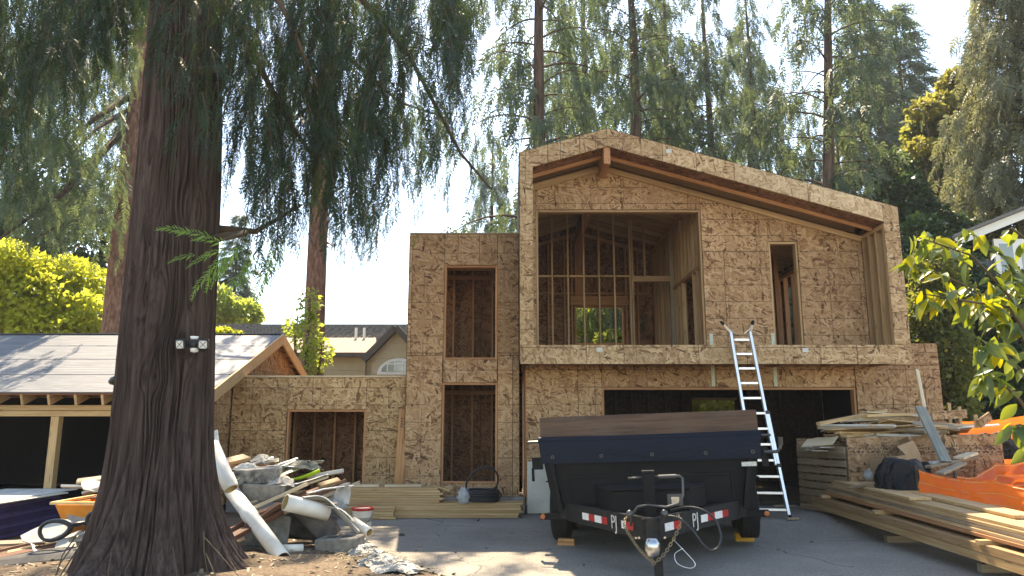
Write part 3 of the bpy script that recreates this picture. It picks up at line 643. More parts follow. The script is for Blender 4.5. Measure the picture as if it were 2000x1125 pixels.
# ------------------------------------------------------------------ neighbouring houses
B = thing('beige_house', 'beige house beyond the wing with brown tiled roof and arched gable window', 'house', (-6, 25, 0))
r0, e0 = P(600, 637, 30), P(660, 694, 25); bx0, bx1 = -17.0, -2.0
MB().prism([(e0.y - .4, e0.z - .06), (r0.y, r0.z - .1), (r0.y, r0.z), (e0.y - .4, e0.z + .04)], 'x', bx0, bx1).build('roof', 'shingle', B)
for i in range(7):        # courses of raised tiles on the upper half
    t0 = .50 + i * .071; y0 = e0.y + (r0.y - e0.y) * t0; z0 = e0.z + (r0.z - e0.z) * t0
    m = MB(); x = bx0
    while x < bx1: m.box(x, x + .24, y0 - .05, y0 + .26, z0 + .05, z0 + .125); x += .27
    m.build('tile_course', 'grey_tile', B)
MB().box(bx0, bx1, r0.y - .12, r0.y + .12, r0.z - .02, r0.z + .07).build('ridge_cap', 'grey_tile', B)
for i in range(12): MB().box(bx0, bx1, e0.y + .02 - .012 * (i % 2), e0.y + .1, e0.z - .25 - i * .25, e0.z - .005 - i * .25).build('siding_board', 'beige_siding', B)
board('gutter', (bx0, e0.y - .46, e0.z - .02), (bx1, e0.y - .46, e0.z - .02), .12, .14, 'brown_trim', B)
gp, gl = P(775, 641, 24.2), P(718, 698, 24.2); gs = (gp.z - gl.z) / (gp.x - gl.x); gr = gp.x + (gp.x - gl.x)
def gh(x): return gp.z - gs * abs(x - gp.x)
wa, wb, wc, wzb = P(737, 730, 24.2).x, P(822, 730, 24.2).x, P(780, 700, 24.2).z, P(780, 732, 24.2).z
for i in range(14):
    z1 = gp.z - i * .25; z0 = z1 - .246
    poly = [(gl.x + .15, z0), (gr - .15, z0), (gr - .15, z1), (gl.x + .15, z1)]
    for pl in ((gs, 1, gp.z - .06 + gs * gp.x), (-gs, 1, gp.z - .06 - gs * gp.x)): poly = clip(poly, *pl)
    if len(poly) > 2: MB().prism(poly, 'y', 24.2 - .012 * (i % 2), 24.5).build('siding_board', 'beige_siding', B)
for s_ in (-1, 1): board('barge_board', (gp.x, 24.05, gp.z), (gp.x + s_ * (gr - gp.x + .1), 24.05, gh(gr + .1)), .3, .20, 'brown_trim', B, up=(0, 0, 1))
poly = [(gl.x, gl.z), (gp.x, gp.z), (gp.x, gp.z - .08), (gl.x, gl.z - .08)]
cxw = (wa + wb) / 2; rw = (wb - wa) / 2; hh = wc - wzb
arc = [(cxw + rw * math.cos(t), wzb + hh * math.sin(t)) for t in np.linspace(0, math.pi, 17)]
win = MB().prism(arc, 'y', 24.12, 24.18).build('arched_window', 'white_trim', B)
arc2 = [(cxw + rw * .80 * math.cos(t), wzb + .10 + (hh - .14) * .86 * math.sin(t)) for t in np.linspace(0, math.pi, 17)]
MB().prism(arc2, 'y', 24.10, 24.115).build('pane', 'glass_pale', win)
for f_ in (-.52, -.18, .18, .52): MB().box(cxw + rw * f_ - .018, cxw + rw * f_ + .018, 24.085, 24.099, wzb + .1, wzb + .1 + (hh - .14) * .86 * math.sqrt(1 - (f_ / .8) ** 2)).build('muntin', 'white_trim', win)
MB().box(cxw - rw * .62, cxw + rw * .62, 24.082, 24.097, wzb + .1 + hh * .42, wzb + .1 + hh * .42 + .04).build('muntin', 'white_trim', win)
dx = P(711, 715, 24.9).x; board('downpipe', (dx, 24.95, e0.z - .1), (dx, 24.95, .5), .09, .09, 'beige_siding', B, up=(0, 1, 0))
for px in (695, 711): 
    q = P(px, 664, 27.2); MB().tube([q + Vector((0, 0, -.5)), q + Vector((0, 0, .45))], .05, 8).build('vent_pipe', 'white_trim', B)
q = P(750, 655, 27); MB().box(q.x - .25, q.x + .25, 26.8, 27.2, q.z - .5, q.z + .1).build('roof_vent', 'grey_tile', B)
D = thing('blue_grey_house', 'dark blue grey house with white trimmed window behind the leafy shrub', 'house', (15, 20, 0))
DY = 20.0; f0, f1 = P(1885, 472, DY), P(2060, 402, DY); wx0 = P(1893, 500, DY).x
for i in range(30):
    z0 = i * .2; dsl = (f1.z - f0.z) / (f1.x - f0.x)
    poly = [(wx0, z0), (21, z0), (21, z0 + .197), (wx0, z0 + .197)]; poly = clip(poly, -dsl, 1, f0.z - dsl * f0.x - .05)
    if len(poly) > 2: MB().prism(poly, 'y', DY - .012 * (i % 2), DY + .2).build('siding_board', 'blue_siding', D)
board('fascia_board', (f0.x - .6, DY - .35, f0.z - .14), (21, DY - .35, f0.z - .14 + dsl * (21.6 - f0.x)), .05, .22, 'white_trim', D)
board('roof_slab', (f0.x - .7, DY + 2, f0.z), (21, DY + 2, f0.z + dsl * (21.7 - f0.x)), 5.0, .08, 'grey_tile', D)
MB().box(wx0, wx0 + .02, DY + .2, DY + 6, 0, f0.z - .1).build('side_wall', 'blue_siding', D)
a, b = P(1936, 468, DY), P(2030, 560, DY); wn = MB().box(a.x, b.x, DY - .09, DY - .02, b.z, a.z).build('window', 'white_trim', D)
for k in range(2):
    hw = (b.x - a.x) / 2; MB().box(a.x + k * hw + .14, a.x + (k + 1) * hw - .08, DY - .10, DY - .092, b.z + .14, a.z - .14).build('pane', 'glass_pale', wn)
# ------------------------------------------------------------------ foliage
def rot_to(dirs, normals):
    """rotation matrices whose X axis is dirs and whose Z axis leans to normals"""
    x = dirs / np.linalg.norm(dirs, axis=1, keepdims=True); y = np.cross(normals, x); y /= np.linalg.norm(y, axis=1, keepdims=True) + 1e-9
    return np.stack([x, y, np.cross(x, y)], 2)
def scatter(T, F, pos, rot, scale):
    """many copies of a small template joined into one leaf mesh"""
    n, k = len(pos), len(T)
    V = np.einsum('nij,kj->nki', rot, T) * np.asarray(scale).reshape(-1, 1, 1) + pos[:, None, :]
    Fa = (F[None] + (np.arange(n) * k)[:, None, None]).reshape(-1, F.shape[1])
    return V.reshape(-1, 3), Fa
def frond(nside=7, wid=.34, leafw=.06, sag=.25, seed=0):
    """flat spray of a cedar or fir: a rachis with tapering side sprays; X along, unit length"""
    r = np.random.default_rng(seed); V = []; F = []
    def leaf(p, d, L, w):
        d = d / np.linalg.norm(d); s_ = np.array([-d[1], d[0], 0]) * w; q = p + d * L; q = q + np.array([0, 0, -sag * L * .5]); m = p + d * L * .45
        b = len(V); V.extend([p, m + s_, q, m - s_]); F.append((b, b + 1, b + 2, b + 3))
    for i in range(nside):
        t = (i + .4) / nside; base = np.array([t, 0, -sag * t * t]); L = wid * (1 - .62 * t) * (.55 if i == 0 else 1)
        for sd in (-1, 1):
            a = R(52 - 18 * t) + r.uniform(-.15, .15); leaf(base + np.array([r.uniform(-.03, .03), 0, 0]), np.array([math.cos(a), sd * math.sin(a), r.uniform(-.25, .1)]), L * r.uniform(.75, 1.15), leafw * (1.1 - .4 * t))
    leaf(np.array([.55, 0, -sag * .3]), np.array([1., 0, -sag]), .48, leafw * .8); leaf(np.array([0., 0, 0]), np.array([1., 0, -sag * .4]), .62, leafw * .35)
    return np.array(V), np.array(F)
FR = [frond(12, .34, .022, .3, 1), frond(8, .40, .036, .35, 2), frond(6, .42, .052, .35, 3)]
LEAFQ = (np.array([[0, 0, 0], [.45, .33, .06], [1, 0, -.10], [.45, -.33, .06]]), np.array([[0, 1, 2, 3]]))
def merge(parts):
    V = []; F = []; o = 0
    for v, f in parts: V.append(v); F.append(f + o); o += len(v)
    return np.concatenate(V), np.concatenate(F)
def hang_strand(p0, L, n, sz, rng, out=None, sway=.16, fan=.55):
    """a pendulous branchlet: returns positions, directions, normals and sizes of its sprays, and its centre line"""
    t = np.linspace(0, 1, n); ph = rng.uniform(0, 6.28); o = np.array(out if out is not None else [math.cos(ph), math.sin(ph), 0]) * sway * L
    c = np.stack([p0[0] + o[0] * (1 - (1 - t) ** 2), p0[1] + o[1] * (1 - (1 - t) ** 2), p0[2] - L * (t * .75 + .25 * t * t)], 1)
    tang = np.gradient(c, axis=0) if n > 1 else np.array([[0, 0, -1.]])
    tang /= np.linalg.norm(tang, axis=1, keepdims=True)
    ang = ph + np.arange(n) * 2.4 + rng.uniform(-.6, .6, n); sd = np.stack([np.cos(ang), np.sin(ang), np.zeros(n)], 1)
    d = tang * rng.uniform(.7, 1.1, (n, 1)) + sd * fan * rng.uniform(.5, 1.2, (n, 1)); nm = sd + rng.normal(0, .35, (n, 3)) + np.array([0, 0, .3])
    return c, d, nm, sz * rng.uniform(.7, 1.25, n) * (1.05 - .35 * t), c
def conifer_mesh(name, H_, zb, rad, nb, mat, rng, spray=.55, per=9, droop=.45, hang=.6, tmpl=2, trunk_r=.35, gaps=.15, rise=.25, kind='cedar'):
    """one crown mesh and one trunk+limb mesh, standing at the origin"""
    P_, D_, N_, S_ = [], [], [], []; limbs = MB()
    npt = 9; limbs.tube([(0.04 * math.sin(k), .04 * math.cos(k * 1.7), -.3 + (H_ + .3) * k / npt) for k in range(npt + 1)], [max(.02, trunk_r * (1 - .93 * (k / npt) ** 1.1)) for k in range(npt + 1)], 14)
    for i in range(nb):
        f = (i + rng.uniform(0, 1)) / nb; z = zb + (H_ - zb) * f ** .92
        if rng.random() < gaps: continue
        L = rad * ((1 - f) ** .8 * .95 + .05) * rng.uniform(.65, 1.15) * (min(1, .62 + f * 2.2))
        a = i * 2.399 + rng.uniform(-.4, .4); out = np.array([math.cos(a), math.sin(a), 0])
        m = 7; t = np.linspace(0, 1, m); zz = z + L * (rise * np.sin(t * 1.9) - droop * t ** 1.7)
        C = np.stack([out[0] * L * t, out[1] * L * t, zz], 1)
        limbs.tube([tuple(q) for q in C], [max(.008, .045 * L / 3 * (1 - .85 * q)) for q in t], 4, False)
        k = max(3, int(per * L)); ts = np.sort(rng.uniform(.12, 1.0, k) ** .8)
        for tt in ts:
            j = tt * (m - 1); j0 = min(int(j), m - 2); c = C[j0] + (C[j0 + 1] - C[j0]) * (j - j0)
            if kind == 'cedar':
                Ls = hang * rng.uniform(.4, 1.2) * (1.1 - .3 * tt); n = max(2, int(Ls / (spray * .30)))
                c2 = c + rng.normal(0, .10 + .05 * L, 3) * np.array([1, 1, .4])
                q = hang_strand(c2, Ls, n, spray, rng, out * .6, .5); P_.append(q[0]); D_.append(q[1]); N_.append(q[2]); S_.append(q[3])
            else:
                n = 5; sd = rng.choice([-1, 1], n); side = np.array([-out[1], out[0], 0])
                d = out * .75 + side[None] * sd[:, None] * rng.uniform(.2, 1.1, (n, 1)) + np.array([0, 0, 1])[None] * rng.uniform(-.55, .12, (n, 1))
                P_.append(c + rng.normal(0, .07, (n, 3))); D_.append(d); N_.append(np.array([0, 0, 1.]) + rng.normal(0, .35, (n, 3))); S_.append(spray * rng.uniform(.7, 1.3, n))
    P_, D_, N_ = map(np.concatenate, (P_, D_, N_)); S_ = np.concatenate(S_)
    V, F = scatter(*FR[tmpl], P_, rot_to(D_, N_), S_)
    me = bpy.data.meshes.new(name + '_trunk'); me.from_pydata(limbs.v, [], limbs.f); me.polygons.foreach_set('use_smooth', [True] * len(me.polygons))
    return np_mesh(name, V, F, mat), me
def blob_points(n, centers, rng, shell=.6):
    """points near the surfaces of a set of uneven lobes (cx, cy, cz, rx, ry, rz)"""
    c = np.array(centers, float); w_ = (c[:, 3] * c[:, 5]); w_ /= w_.sum(); k = rng.choice(len(c), n, p=w_)
    d = rng.normal(0, 1, (n, 3)); d /= np.linalg.norm(d, axis=1, keepdims=True)
    r = rng.uniform(shell, 1.05, (n, 1)) * (.8 + .35 * vnoise(d[:, 0] * 2.3 + k * 5.1, d[:, 1] * 2.3, d[:, 2] * 2.3))[:, None]
    return c[k, :3] + d * r * c[k, 3:], d
def broadleaf_mesh(name, lobes, n, size, mat, rng, flat=.5):
    p, d = blob_points(n, lobes, rng); dirs = d + rng.normal(0, .6, (n, 3)) + np.array([0, 0, -.25]); nm = np.array([0, 0, 1.]) * flat + rng.normal(0, .5, (n, 3)) + d * .4
    V, F = scatter(*LEAFQ, p, rot_to(dirs, nm), size * rng.uniform(.6, 1.3, n))
    return np_mesh(name, V, F, mat)
def tree(name, label, loc, crown, trunk, tmat, rz=0, sc=1.0, tilt=(0, 0), group=None, cat='tree', szz=None):
    t = thing(name, label, cat, loc, group=group, rot=(tilt[0], tilt[1], rz)); t.scale = (sc, sc, szz or sc)
    if trunk is not None:
        if not trunk.materials: trunk.materials.append(M_[tmat])
        _link('trunk', trunk, t)
    for c in (crown if isinstance(crown, (list, tuple)) else [crown]): _link('crown', c, t)
    return t
def bare_trunk(name, H_, r, rng, stubs=8):
    m = MB(); k = 14; m.tube([(.05 * math.sin(q * .9), .05 * math.cos(q * 1.3), -.3 + (H_ + .3) * q / k) for q in range(k + 1)], [r * (1.25 if q == 0 else 1) * (1 - .55 * q / k) for q in range(k + 1)], 18)
    for i in range(stubs):
        z = rng.uniform(H_ * .3, H_ * .95); a = rng.uniform(0, 6.28); L = rng.uniform(.4, 1.6)
        m.tube([(0, 0, z), (math.cos(a) * L * .6, math.sin(a) * L * .6, z + .1), (math.cos(a) * L, math.sin(a) * L, z - .15)], [.035, .025, .01], 5)
    me = bpy.data.meshes.new(name); me.from_pydata(m.v, [], m.f); me.polygons.foreach_set('use_smooth', [True] * len(me.polygons)); return me

# ------------------------------------------------------------------ the big cedar in front
TX, TY = -3.56, 7.75
C = thing('cedar_tree', 'huge furrowed cedar trunk in the foreground with drooping dark sprays', 'tree', (TX, TY, 0))
def big_trunk():
    na, nz = 660, 420; th = np.linspace(0, 2 * math.pi, na, endpoint=False); z = -.25 + 15.2 * (np.linspace(0, 1, nz) ** 1.55)
    T, Z = np.meshgrid(th, z); base = .452 - .011 * np.clip(Z - 2, 0, 20) - .0 * Z
    base = np.maximum(base, .12)
    flare = .42 * np.exp(-np.clip(Z, -.3, 9) / .42) * (.75 + .55 * np.sin(T * 3 + .7) * np.exp(-Z / .9) + .35 * np.sin(T * 7 + 2 + .5 * Z)) + .13 * np.exp(-np.clip(Z, 0, 9) / 1.4)
    cx, cy = np.cos(T), np.sin(T)
    wob = .10 * (vnoise(cx * 1.3 + 5, cy * 1.3 + 5, Z * .45) - .5)
    warp = (vnoise(cx * 2.4 + 9, cy * 2.4 + 9, Z * .75) - .5) * .55 + (vnoise(cx * 6 + 3, cy * 6 + 3, Z * 2.1) - .5) * .16
    # knots push the grain aside
    knots = [(P(315, 465, 7.3), .16), (P(305, 585, 7.3), .15), (P(287, 628, 7.3), .17), (P(295, 280, 7.3), .14), (P(390, 405, 7.35), .10), (P(365, 655, 7.3), .14), (P(290, 380, 7.3), .10), (P(250, 550, 7.35), .08), (P(300, 740, 7.3), .07), (P(275, 500, 7.3), .07)]
    kd = np.zeros_like(T); kw = np.zeros_like(T)
    for q, r_ in knots:
        a0 = math.atan2(-(.45), q.x - TX) if abs(q.x - TX) < .5 else 0; a0 = -math.acos(max(-1, min(1, (q.x - TX) / .47)))
        da = (T - (a0 % (2 * math.pi)) + math.pi) % (2 * math.pi) - math.pi; dz = Z - q.z
        g = np.exp(-((da * .47 / r_) ** 2 + (dz / (r_ * .75)) ** 2)); kd += g; kw += np.sign(da) * .25 * np.exp(-((da * .47 / (r_ * 1.6)) ** 2 + (dz / (r_ * 2.2)) ** 2)) * (1 - np.exp(-(da * 9) ** 2))
    A = T + warp * .5 - kw
    def ridge(freq, zf, off):      # periodic round the trunk
        u = A * freq / (2 * math.pi)
        return np.abs(vnoise(np.cos(A) * freq / 6.28 + off, np.sin(A) * freq / 6.28 + off, Z * zf) * 2 - 1)
    r1 = np.clip(ridge(84, .42, 21.3) * 2.4, 0, 1) ** .6; r2 = np.clip(ridge(170, .8, 7.7) * 2.0, 0, 1) ** .8; r3 = vnoise(np.cos(A) * 30, np.sin(A) * 30, Z * 3.1)
    amp = .6 + .5 * np.exp(-Z / 1.5)
    rad = base + flare + wob + amp * (.075 * (r1 - 1) + .026 * (r2 - 1) + .010 * r3) + .03 * (ridge(22, .4, 33.1) - .5) + .02 * kd - .035 * kd * (vnoise(np.cos(A) * 14, np.sin(A) * 14, Z * 14))
    lean = -.02 * Z - .01
    V = np.stack([rad * cx + lean + .02 * np.sin(Z * .8) + TX, rad * cy + TY, Z + .0 * T], 2).reshape(-1, 3)
    i = np.arange((nz - 1) * na).reshape(nz - 1, na); j = np.roll(i, -1, 1)
    return V, np.stack([i, j, j + na, i + na], 2).reshape(-1, 4)
V, F = big_trunk(); np_obj('trunk', V, F, 'bark_cedar', C, True)
rng = np.random.default_rng(5)
Pn = lambda px, py, Y: np.array(P(px, py, Y))
def env(px, pts): return np.interp(px, [p[0] for p in pts], [p[1] for p in pts])
strands = []; limb = MB()
LOWR = [(425, 60), (440, 200), (452, 250), (470, 380), (500, 470), (535, 545), (560, 570), (590, 455), (615, 430), (650, 500), (690, 520), (720, 500), (745, 555), (775, 480), (800, 425), (830, 405), (860, 330), (885, 250), (910, 130), (930, 60)]
for i in range(620):
    px = rng.uniform(432, 905); lo = env(px, LOWR); Y = rng.uniform(6.9, 10.6); L = rng.uniform(.55, 1.35)
    pl = L * FPX / Y; py = lo - pl - (rng.random() ** 1.1) * (lo + 40 - pl * .5) * 1.0
    if 770 < px < 850 and 90 < py + pl * .5 < 330 and rng.random() < .75: continue
    if px < 470 and 150 < py + pl < 420 and rng.random() < .5: continue
    strands.append((Pn(px, py, Y), L))
LOWL = [(-40, 480), (40, 430), (80, 330), (130, 300), (170, 250), (205, 190), (240, 215), (265, 120), (290, 60)]
for i in range(330):
    px = rng.uniform(-40, 285); lo = env(px, LOWL) * rng.uniform(.5, 1); Y = rng.uniform(7.6, 11.5); L = rng.uniform(.5, 1.1); pl = L * FPX / Y
    strands.append((Pn(px, lo - pl - rng.random() ** 1.3 * max(60, lo), Y), L))
for px, py, L in ((330, 20, .6), (360, -20, .7), (385, 70, .8), (405, 120, .75), (350, 110, .55), (375, 160, .5), (400, 40, .8), (340, -60, .6), (415, -30, .8), (395, 180, .6), (320, 60, .35), (360, 210, .45), (365, 60, .6), (410, 90, .7), (380, -40, .7), (330, -100, .8), (300, -80, .7)): strands.append((Pn(px, py, 6.75 + rng.uniform(-.15, .15)), L))
for px, py, L in ((900, 250, .8), (880, 330, .6), (930, 330, .5), (860, 280, .7), (845, 250, .8), (915, 300, .5), (895, 170, .8), (870, 200, .7)): strands.append((Pn(px, py, 9.5 + rng.uniform(-.5, .5)), L))
qs = [hang_strand(p, L, max(4, int(L / .085)), .30, rng, None, .22, .6) for p, L in strands]
Pp, Dd, Nn, Ss = [np.concatenate([q[k] for q in qs]) for k in range(4)]
V, F = scatter(*FR[0], Pp, rot_to(Dd, Nn), Ss); np_obj('crown', V, F, 'leaf_cedar', C)
for q in qs: limb.tube([tuple(x) for x in q[4][::3]], .006, 3, False)
# limbs that carry the strands: from the trunk out over the drive and to the left
for pts in ([(400, -260, 7.75), (520, -190, 8.0), (660, -60, 8.6), (800, 110, 9.2), (900, 300, 9.6), (960, 370, 9.7)], [(400, -40, 7.75), (470, 60, 8.0), (560, 230, 8.2), (640, 350, 8.2)], [(405, -330, 7.9), (560, -260, 9.0), (720, -120, 10), (840, -20, 10.4)], [(400, -150, 7.6), (480, -110, 7.2), (560, 30, 7.0), (620, 170, 7.0)],
            [(290, -120, 7.8), (200, -80, 8.6), (100, 60, 9.4), (10, 240, 10)], [(290, -250, 7.8), (160, -220, 9.0), (40, -100, 10), (-60, 60, 10.6)], [(390, 140, 7.5), (440, 132, 7.4), (448, 150, 7.4)], [(290, -10, 7.5), (330, -60, 7.0), (400, -10, 6.75)],
            [(395, 445, 7.75), (500, 452, 8.3), (590, 400, 8.6)], [(395, 470, 7.75), (480, 455, 7.5), (430, 470, 7.1)]):
    q = [P(*p) for p in pts]; n = len(q); limb.tube(q, [.05 * (1 - .85 * i / (n - 1)) + .006 for i in range(n)], 7)
limb.build('branch', 'twig', C, True)
# sprig beside the trunk, its sunlight put into the leaf colour
br = []
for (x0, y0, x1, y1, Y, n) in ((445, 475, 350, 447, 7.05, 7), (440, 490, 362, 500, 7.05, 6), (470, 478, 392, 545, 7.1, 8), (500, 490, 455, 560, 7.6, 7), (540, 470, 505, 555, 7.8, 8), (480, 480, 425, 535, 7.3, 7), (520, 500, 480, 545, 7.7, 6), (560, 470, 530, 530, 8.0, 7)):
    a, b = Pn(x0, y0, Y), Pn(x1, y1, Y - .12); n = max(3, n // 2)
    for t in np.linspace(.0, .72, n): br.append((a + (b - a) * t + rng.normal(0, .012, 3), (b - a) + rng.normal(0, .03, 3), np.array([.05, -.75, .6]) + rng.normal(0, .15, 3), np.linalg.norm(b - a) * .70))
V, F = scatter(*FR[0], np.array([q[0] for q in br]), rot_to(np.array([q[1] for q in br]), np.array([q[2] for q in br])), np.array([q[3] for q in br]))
np_obj('sprig', V, F, 'leaf_cedar_sun_tint', C)['kind'] = 'stuff'
m = MB()
for k in range(14):      # dead fibres and little roots at the foot
    a = rng.uniform(3.3, 6.1); r0 = rng.uniform(.58, .78); p = np.array([TX + r0 * math.cos(a), TY + r0 * math.sin(a), rng.uniform(.15, .6)])
    q = p + np.array([math.cos(a) * .25 + rng.uniform(-.2, .2), math.sin(a) * .2, -.3 - rng.uniform(0, .2)]); m.tube([tuple(p), tuple((p + q) / 2 + np.array([0, -.05, .03])), tuple(q)], [.007, .006, .003], 5)
m.build('root_fibres', 'twig', C)['kind'] = 'stuff'
# ------------------------------------------------------------------ other trees
cA = conifer_mesh('crown_a', 24, 3.0, 4.6, 130, 'leaf_fir', np.random.default_rng(1), .60, 6, trunk_r=.36, hang=.9, gaps=.30)
cB = conifer_mesh('crown_b', 22, 2.2, 4.2, 110, 'leaf_fir', np.random.default_rng(2), .58, 6, trunk_r=.30, hang=.8, gaps=.30)
cC = conifer_mesh('crown_c', 17, 1.0, 3.0, 150, 'leaf_far_haze', np.random.default_rng(3), .60, 7, trunk_r=.25, kind='fir', droop=.25, rise=.22, gaps=.05)
cD = conifer_mesh('crown_d', 20, 1.5, 4.0, 210, 'leaf_pale', np.random.default_rng(4), .62, 9, trunk_r=.4, hang=1.0, gaps=.02)
def gx(px, Y): return (px - 1000) / FPX * Y * 1.02
def root(px, Y): x = gx(px, Y); return (x, Y, 0)
G1 = 'conifers behind the house'
tree('conifer', 'tall slender conifer trunk rising behind the left edge of the gable', root(1057, 21.5), cB[0], cB[1], 'bark_dark', 0.3, 1.0, group=G1, szz=1.1)
tree('conifer', 'tall conifer rising behind the ridge of the new roof', root(1250, 26), cA[0], cA[1], 'bark_dark', 1.9, 1.0, group=G1)
tree('conifer', 'thin dark conifer right of the roof ridge', root(1318, 30), cB[0], cB[1], 'bark_dark', 4.0, 1.05, group=G1)
tree('conifer', 'thick leaning cedar behind the long right roof slope', (gx(1585, 24) , 24, 0), cB[0], cB[1], 'bark_dark', 3.1, 1.05, (0, R(-4.5)), group=G1)
tree('conifer', 'dense cedar behind the right end of the roof', root(1655, 31), cA[0], cA[1], 'bark_dark', 5.0, .64, group=G1)
tree('conifer', 'cedar between the slender trunk and the ridge, far behind', root(1150, 34), cA[0], cA[1], 'bark_dark', 2.2, 1.1, group=G1)
cE = conifer_mesh('crown_e', 22, 2.0, 4.6, 120, 'leaf_far_haze', np.random.default_rng(6), .75, 6, trunk_r=.33, hang=1.0, gaps=.2)
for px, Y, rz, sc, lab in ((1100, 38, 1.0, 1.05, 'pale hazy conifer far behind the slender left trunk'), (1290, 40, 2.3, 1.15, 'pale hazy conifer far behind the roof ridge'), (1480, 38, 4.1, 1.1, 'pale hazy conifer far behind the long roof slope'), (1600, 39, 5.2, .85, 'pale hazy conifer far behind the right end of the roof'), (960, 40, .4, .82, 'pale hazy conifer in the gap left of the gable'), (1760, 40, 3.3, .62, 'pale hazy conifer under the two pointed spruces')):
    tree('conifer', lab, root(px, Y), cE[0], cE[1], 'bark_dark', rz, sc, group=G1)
tree('conifer', 'bushy low cedar just above the right half of the long roof slope', root(1640, 27), cA[0], cA[1], 'bark_dark', .6, .50, group=G1)
tree('conifer', 'cedar filling the gap left of the thick leaning cedar', root(1490, 33), cA[0], cA[1], 'bark_dark', 3.9, .95, group=G1)
tree('conifer', 'cedar with bare lower limbs between the two thickest right trunks', root(1400, 29), cB[0], cB[1], 'bark_dark', 1.2, 1.0, group=G1)
G2 = 'far spruces'
tree('spruce', 'pointed spruce against the blue sky at upper right, the taller one', root(1722, 44), cC[0], cC[1], 'bark_dark', 0, 1.66, group=G2)
tree('spruce', 'smaller pointed spruce between the tall spruce and the yellowing maple', root(1800, 48), cC[0], cC[1], 'bark_dark', 2, 1.80, group=G2)
tree('spruce', 'narrow spruce in the bright gap left of the red trunk', root(460, 42), cC[0], cC[1], 'bark_dark', 1, .78, group=G2, szz=.80)
tree('conifer', 'large pale conifer at the right edge of the picture', root(2050, 24), cD[0], cD[1], 'bark_dark', 1, 1.05)
tree('conifer', 'dark conifer behind the blue grey house', root(1870, 34), cA[0], cA[1], 'bark_dark', 2.7, .62)
tree('conifer', 'low conifer standing straight behind the house, seen through its window', root(1160, 27.5), cD[0], cD[1], 'bark_dark', 2.7, .62)
# firs with bare red trunks behind the garage and the wing
ft = bare_trunk('fir_trunk', 17, .44, np.random.default_rng(8)); ft2 = bare_trunk('fir_trunk_thin', 20, .31, np.random.default_rng(9))
def fir_crown(name, spots, rng, mat, spray=.5):
    P_, D_, N_, S_ = [], [], [], []
    for (p, L, n) in spots:
        for _ in range(n):
            q = hang_strand(np.array(p) + rng.normal(0, 1, 3) * np.array([.45, .5, .25]), L * rng.uniform(.5, 1.2), max(3, int(L / .15)), spray, rng, None, .35)
            P_.append(q[0]); D_.append(q[1]); N_.append(q[2]); S_.append(q[3])
    return scatter(*FR[1], np.concatenate(P_), rot_to(np.concatenate(D_), np.concatenate(N_)), np.concatenate(S_))
def fir(label, base, trunk, limbs, spots, mat, seed, tilt=(0, 0)):
    t = thing('fir_tree', label, 'tree', base); tr = bpy.data.objects.new('trunk', trunk); COL.objects.link(tr); tr.parent = t; tr.rotation_euler = (tilt[0], tilt[1], 0)
    if not trunk.materials: trunk.materials.append(M_['bark_fir'])
    m = MB()
    for pts, r_ in limbs: q = [P(*p) for p in pts]; n = len(q); m.tube(q, [r_ * (1 - .8 * i / (n - 1)) for i in range(n)], 6)
    if limbs: m.build('branch', 'bark_dark', t, True)
    V, F = fir_crown('crown', spots, np.random.default_rng(seed), mat); np_obj('crown', V, F, mat, t); return t
b1 = P(229, 660, 19.7)
sp = []
r_ = np.random.default_rng(77)
for k in range(140): px, py = r_.uniform(-60, 262), r_.uniform(120, 470); sp.append((P(px, py - 60, r_.uniform(14.5, 19.3) if px < 195 else r_.uniform(20, 23)), 1.1, 3))
for k in range(60): px, py = r_.uniform(-60, 300), r_.uniform(-120, 200); sp.append((P(px, py - 60, r_.uniform(15, 21)), 1.2, 2))
fir('red barked fir trunk standing behind the open garage, left of the cedar', (b1.x, 17.5 + 2.2, 0), ft, [([(250, 190, 19.6), (180, 235, 18.4), (130, 285, 17.8)], .10), ([(249, 215, 19.6), (190, 250, 18), (140, 300, 17)], .07), ([(240, 400, 19.6), (140, 430, 17.5), (60, 470, 16.2)], .09), ([(246, 250, 19.6), (120, 380, 17), (-20, 480, 15)], .10), ([(258, 60, 19.6), (150, 100, 17.8), (20, 190, 16.5)], .09)], sp, 'leaf_fir', 3, (0, R(-.3)))
b2 = P(610, 735, 19.5); sp = []
for k in range(110): px, py = r_.uniform(560, 960), r_.uniform(-100, 330); sp.append((P(px, py - 50, r_.uniform(17, 22.5)), 1.2, 2))
fir('bare red barked fir trunk rising behind the low wing', (b2.x - .05, 19.5, 0), ft2, [([(615, 60, 19.5), (700, 130, 19.5), (780, 200, 19), (870, 230, 18.5)], .08), ([(615, 200, 19.5), (560, 240, 19), (520, 300, 18.5)], .06), ([(615, -50, 19.5), (730, 20, 20), (860, 90, 20.5)], .08), ([(618, 250, 19.5), (720, 300, 19), (800, 330, 18.5)], .05)], sp, 'leaf_fir', 4, (0, R(.4)))
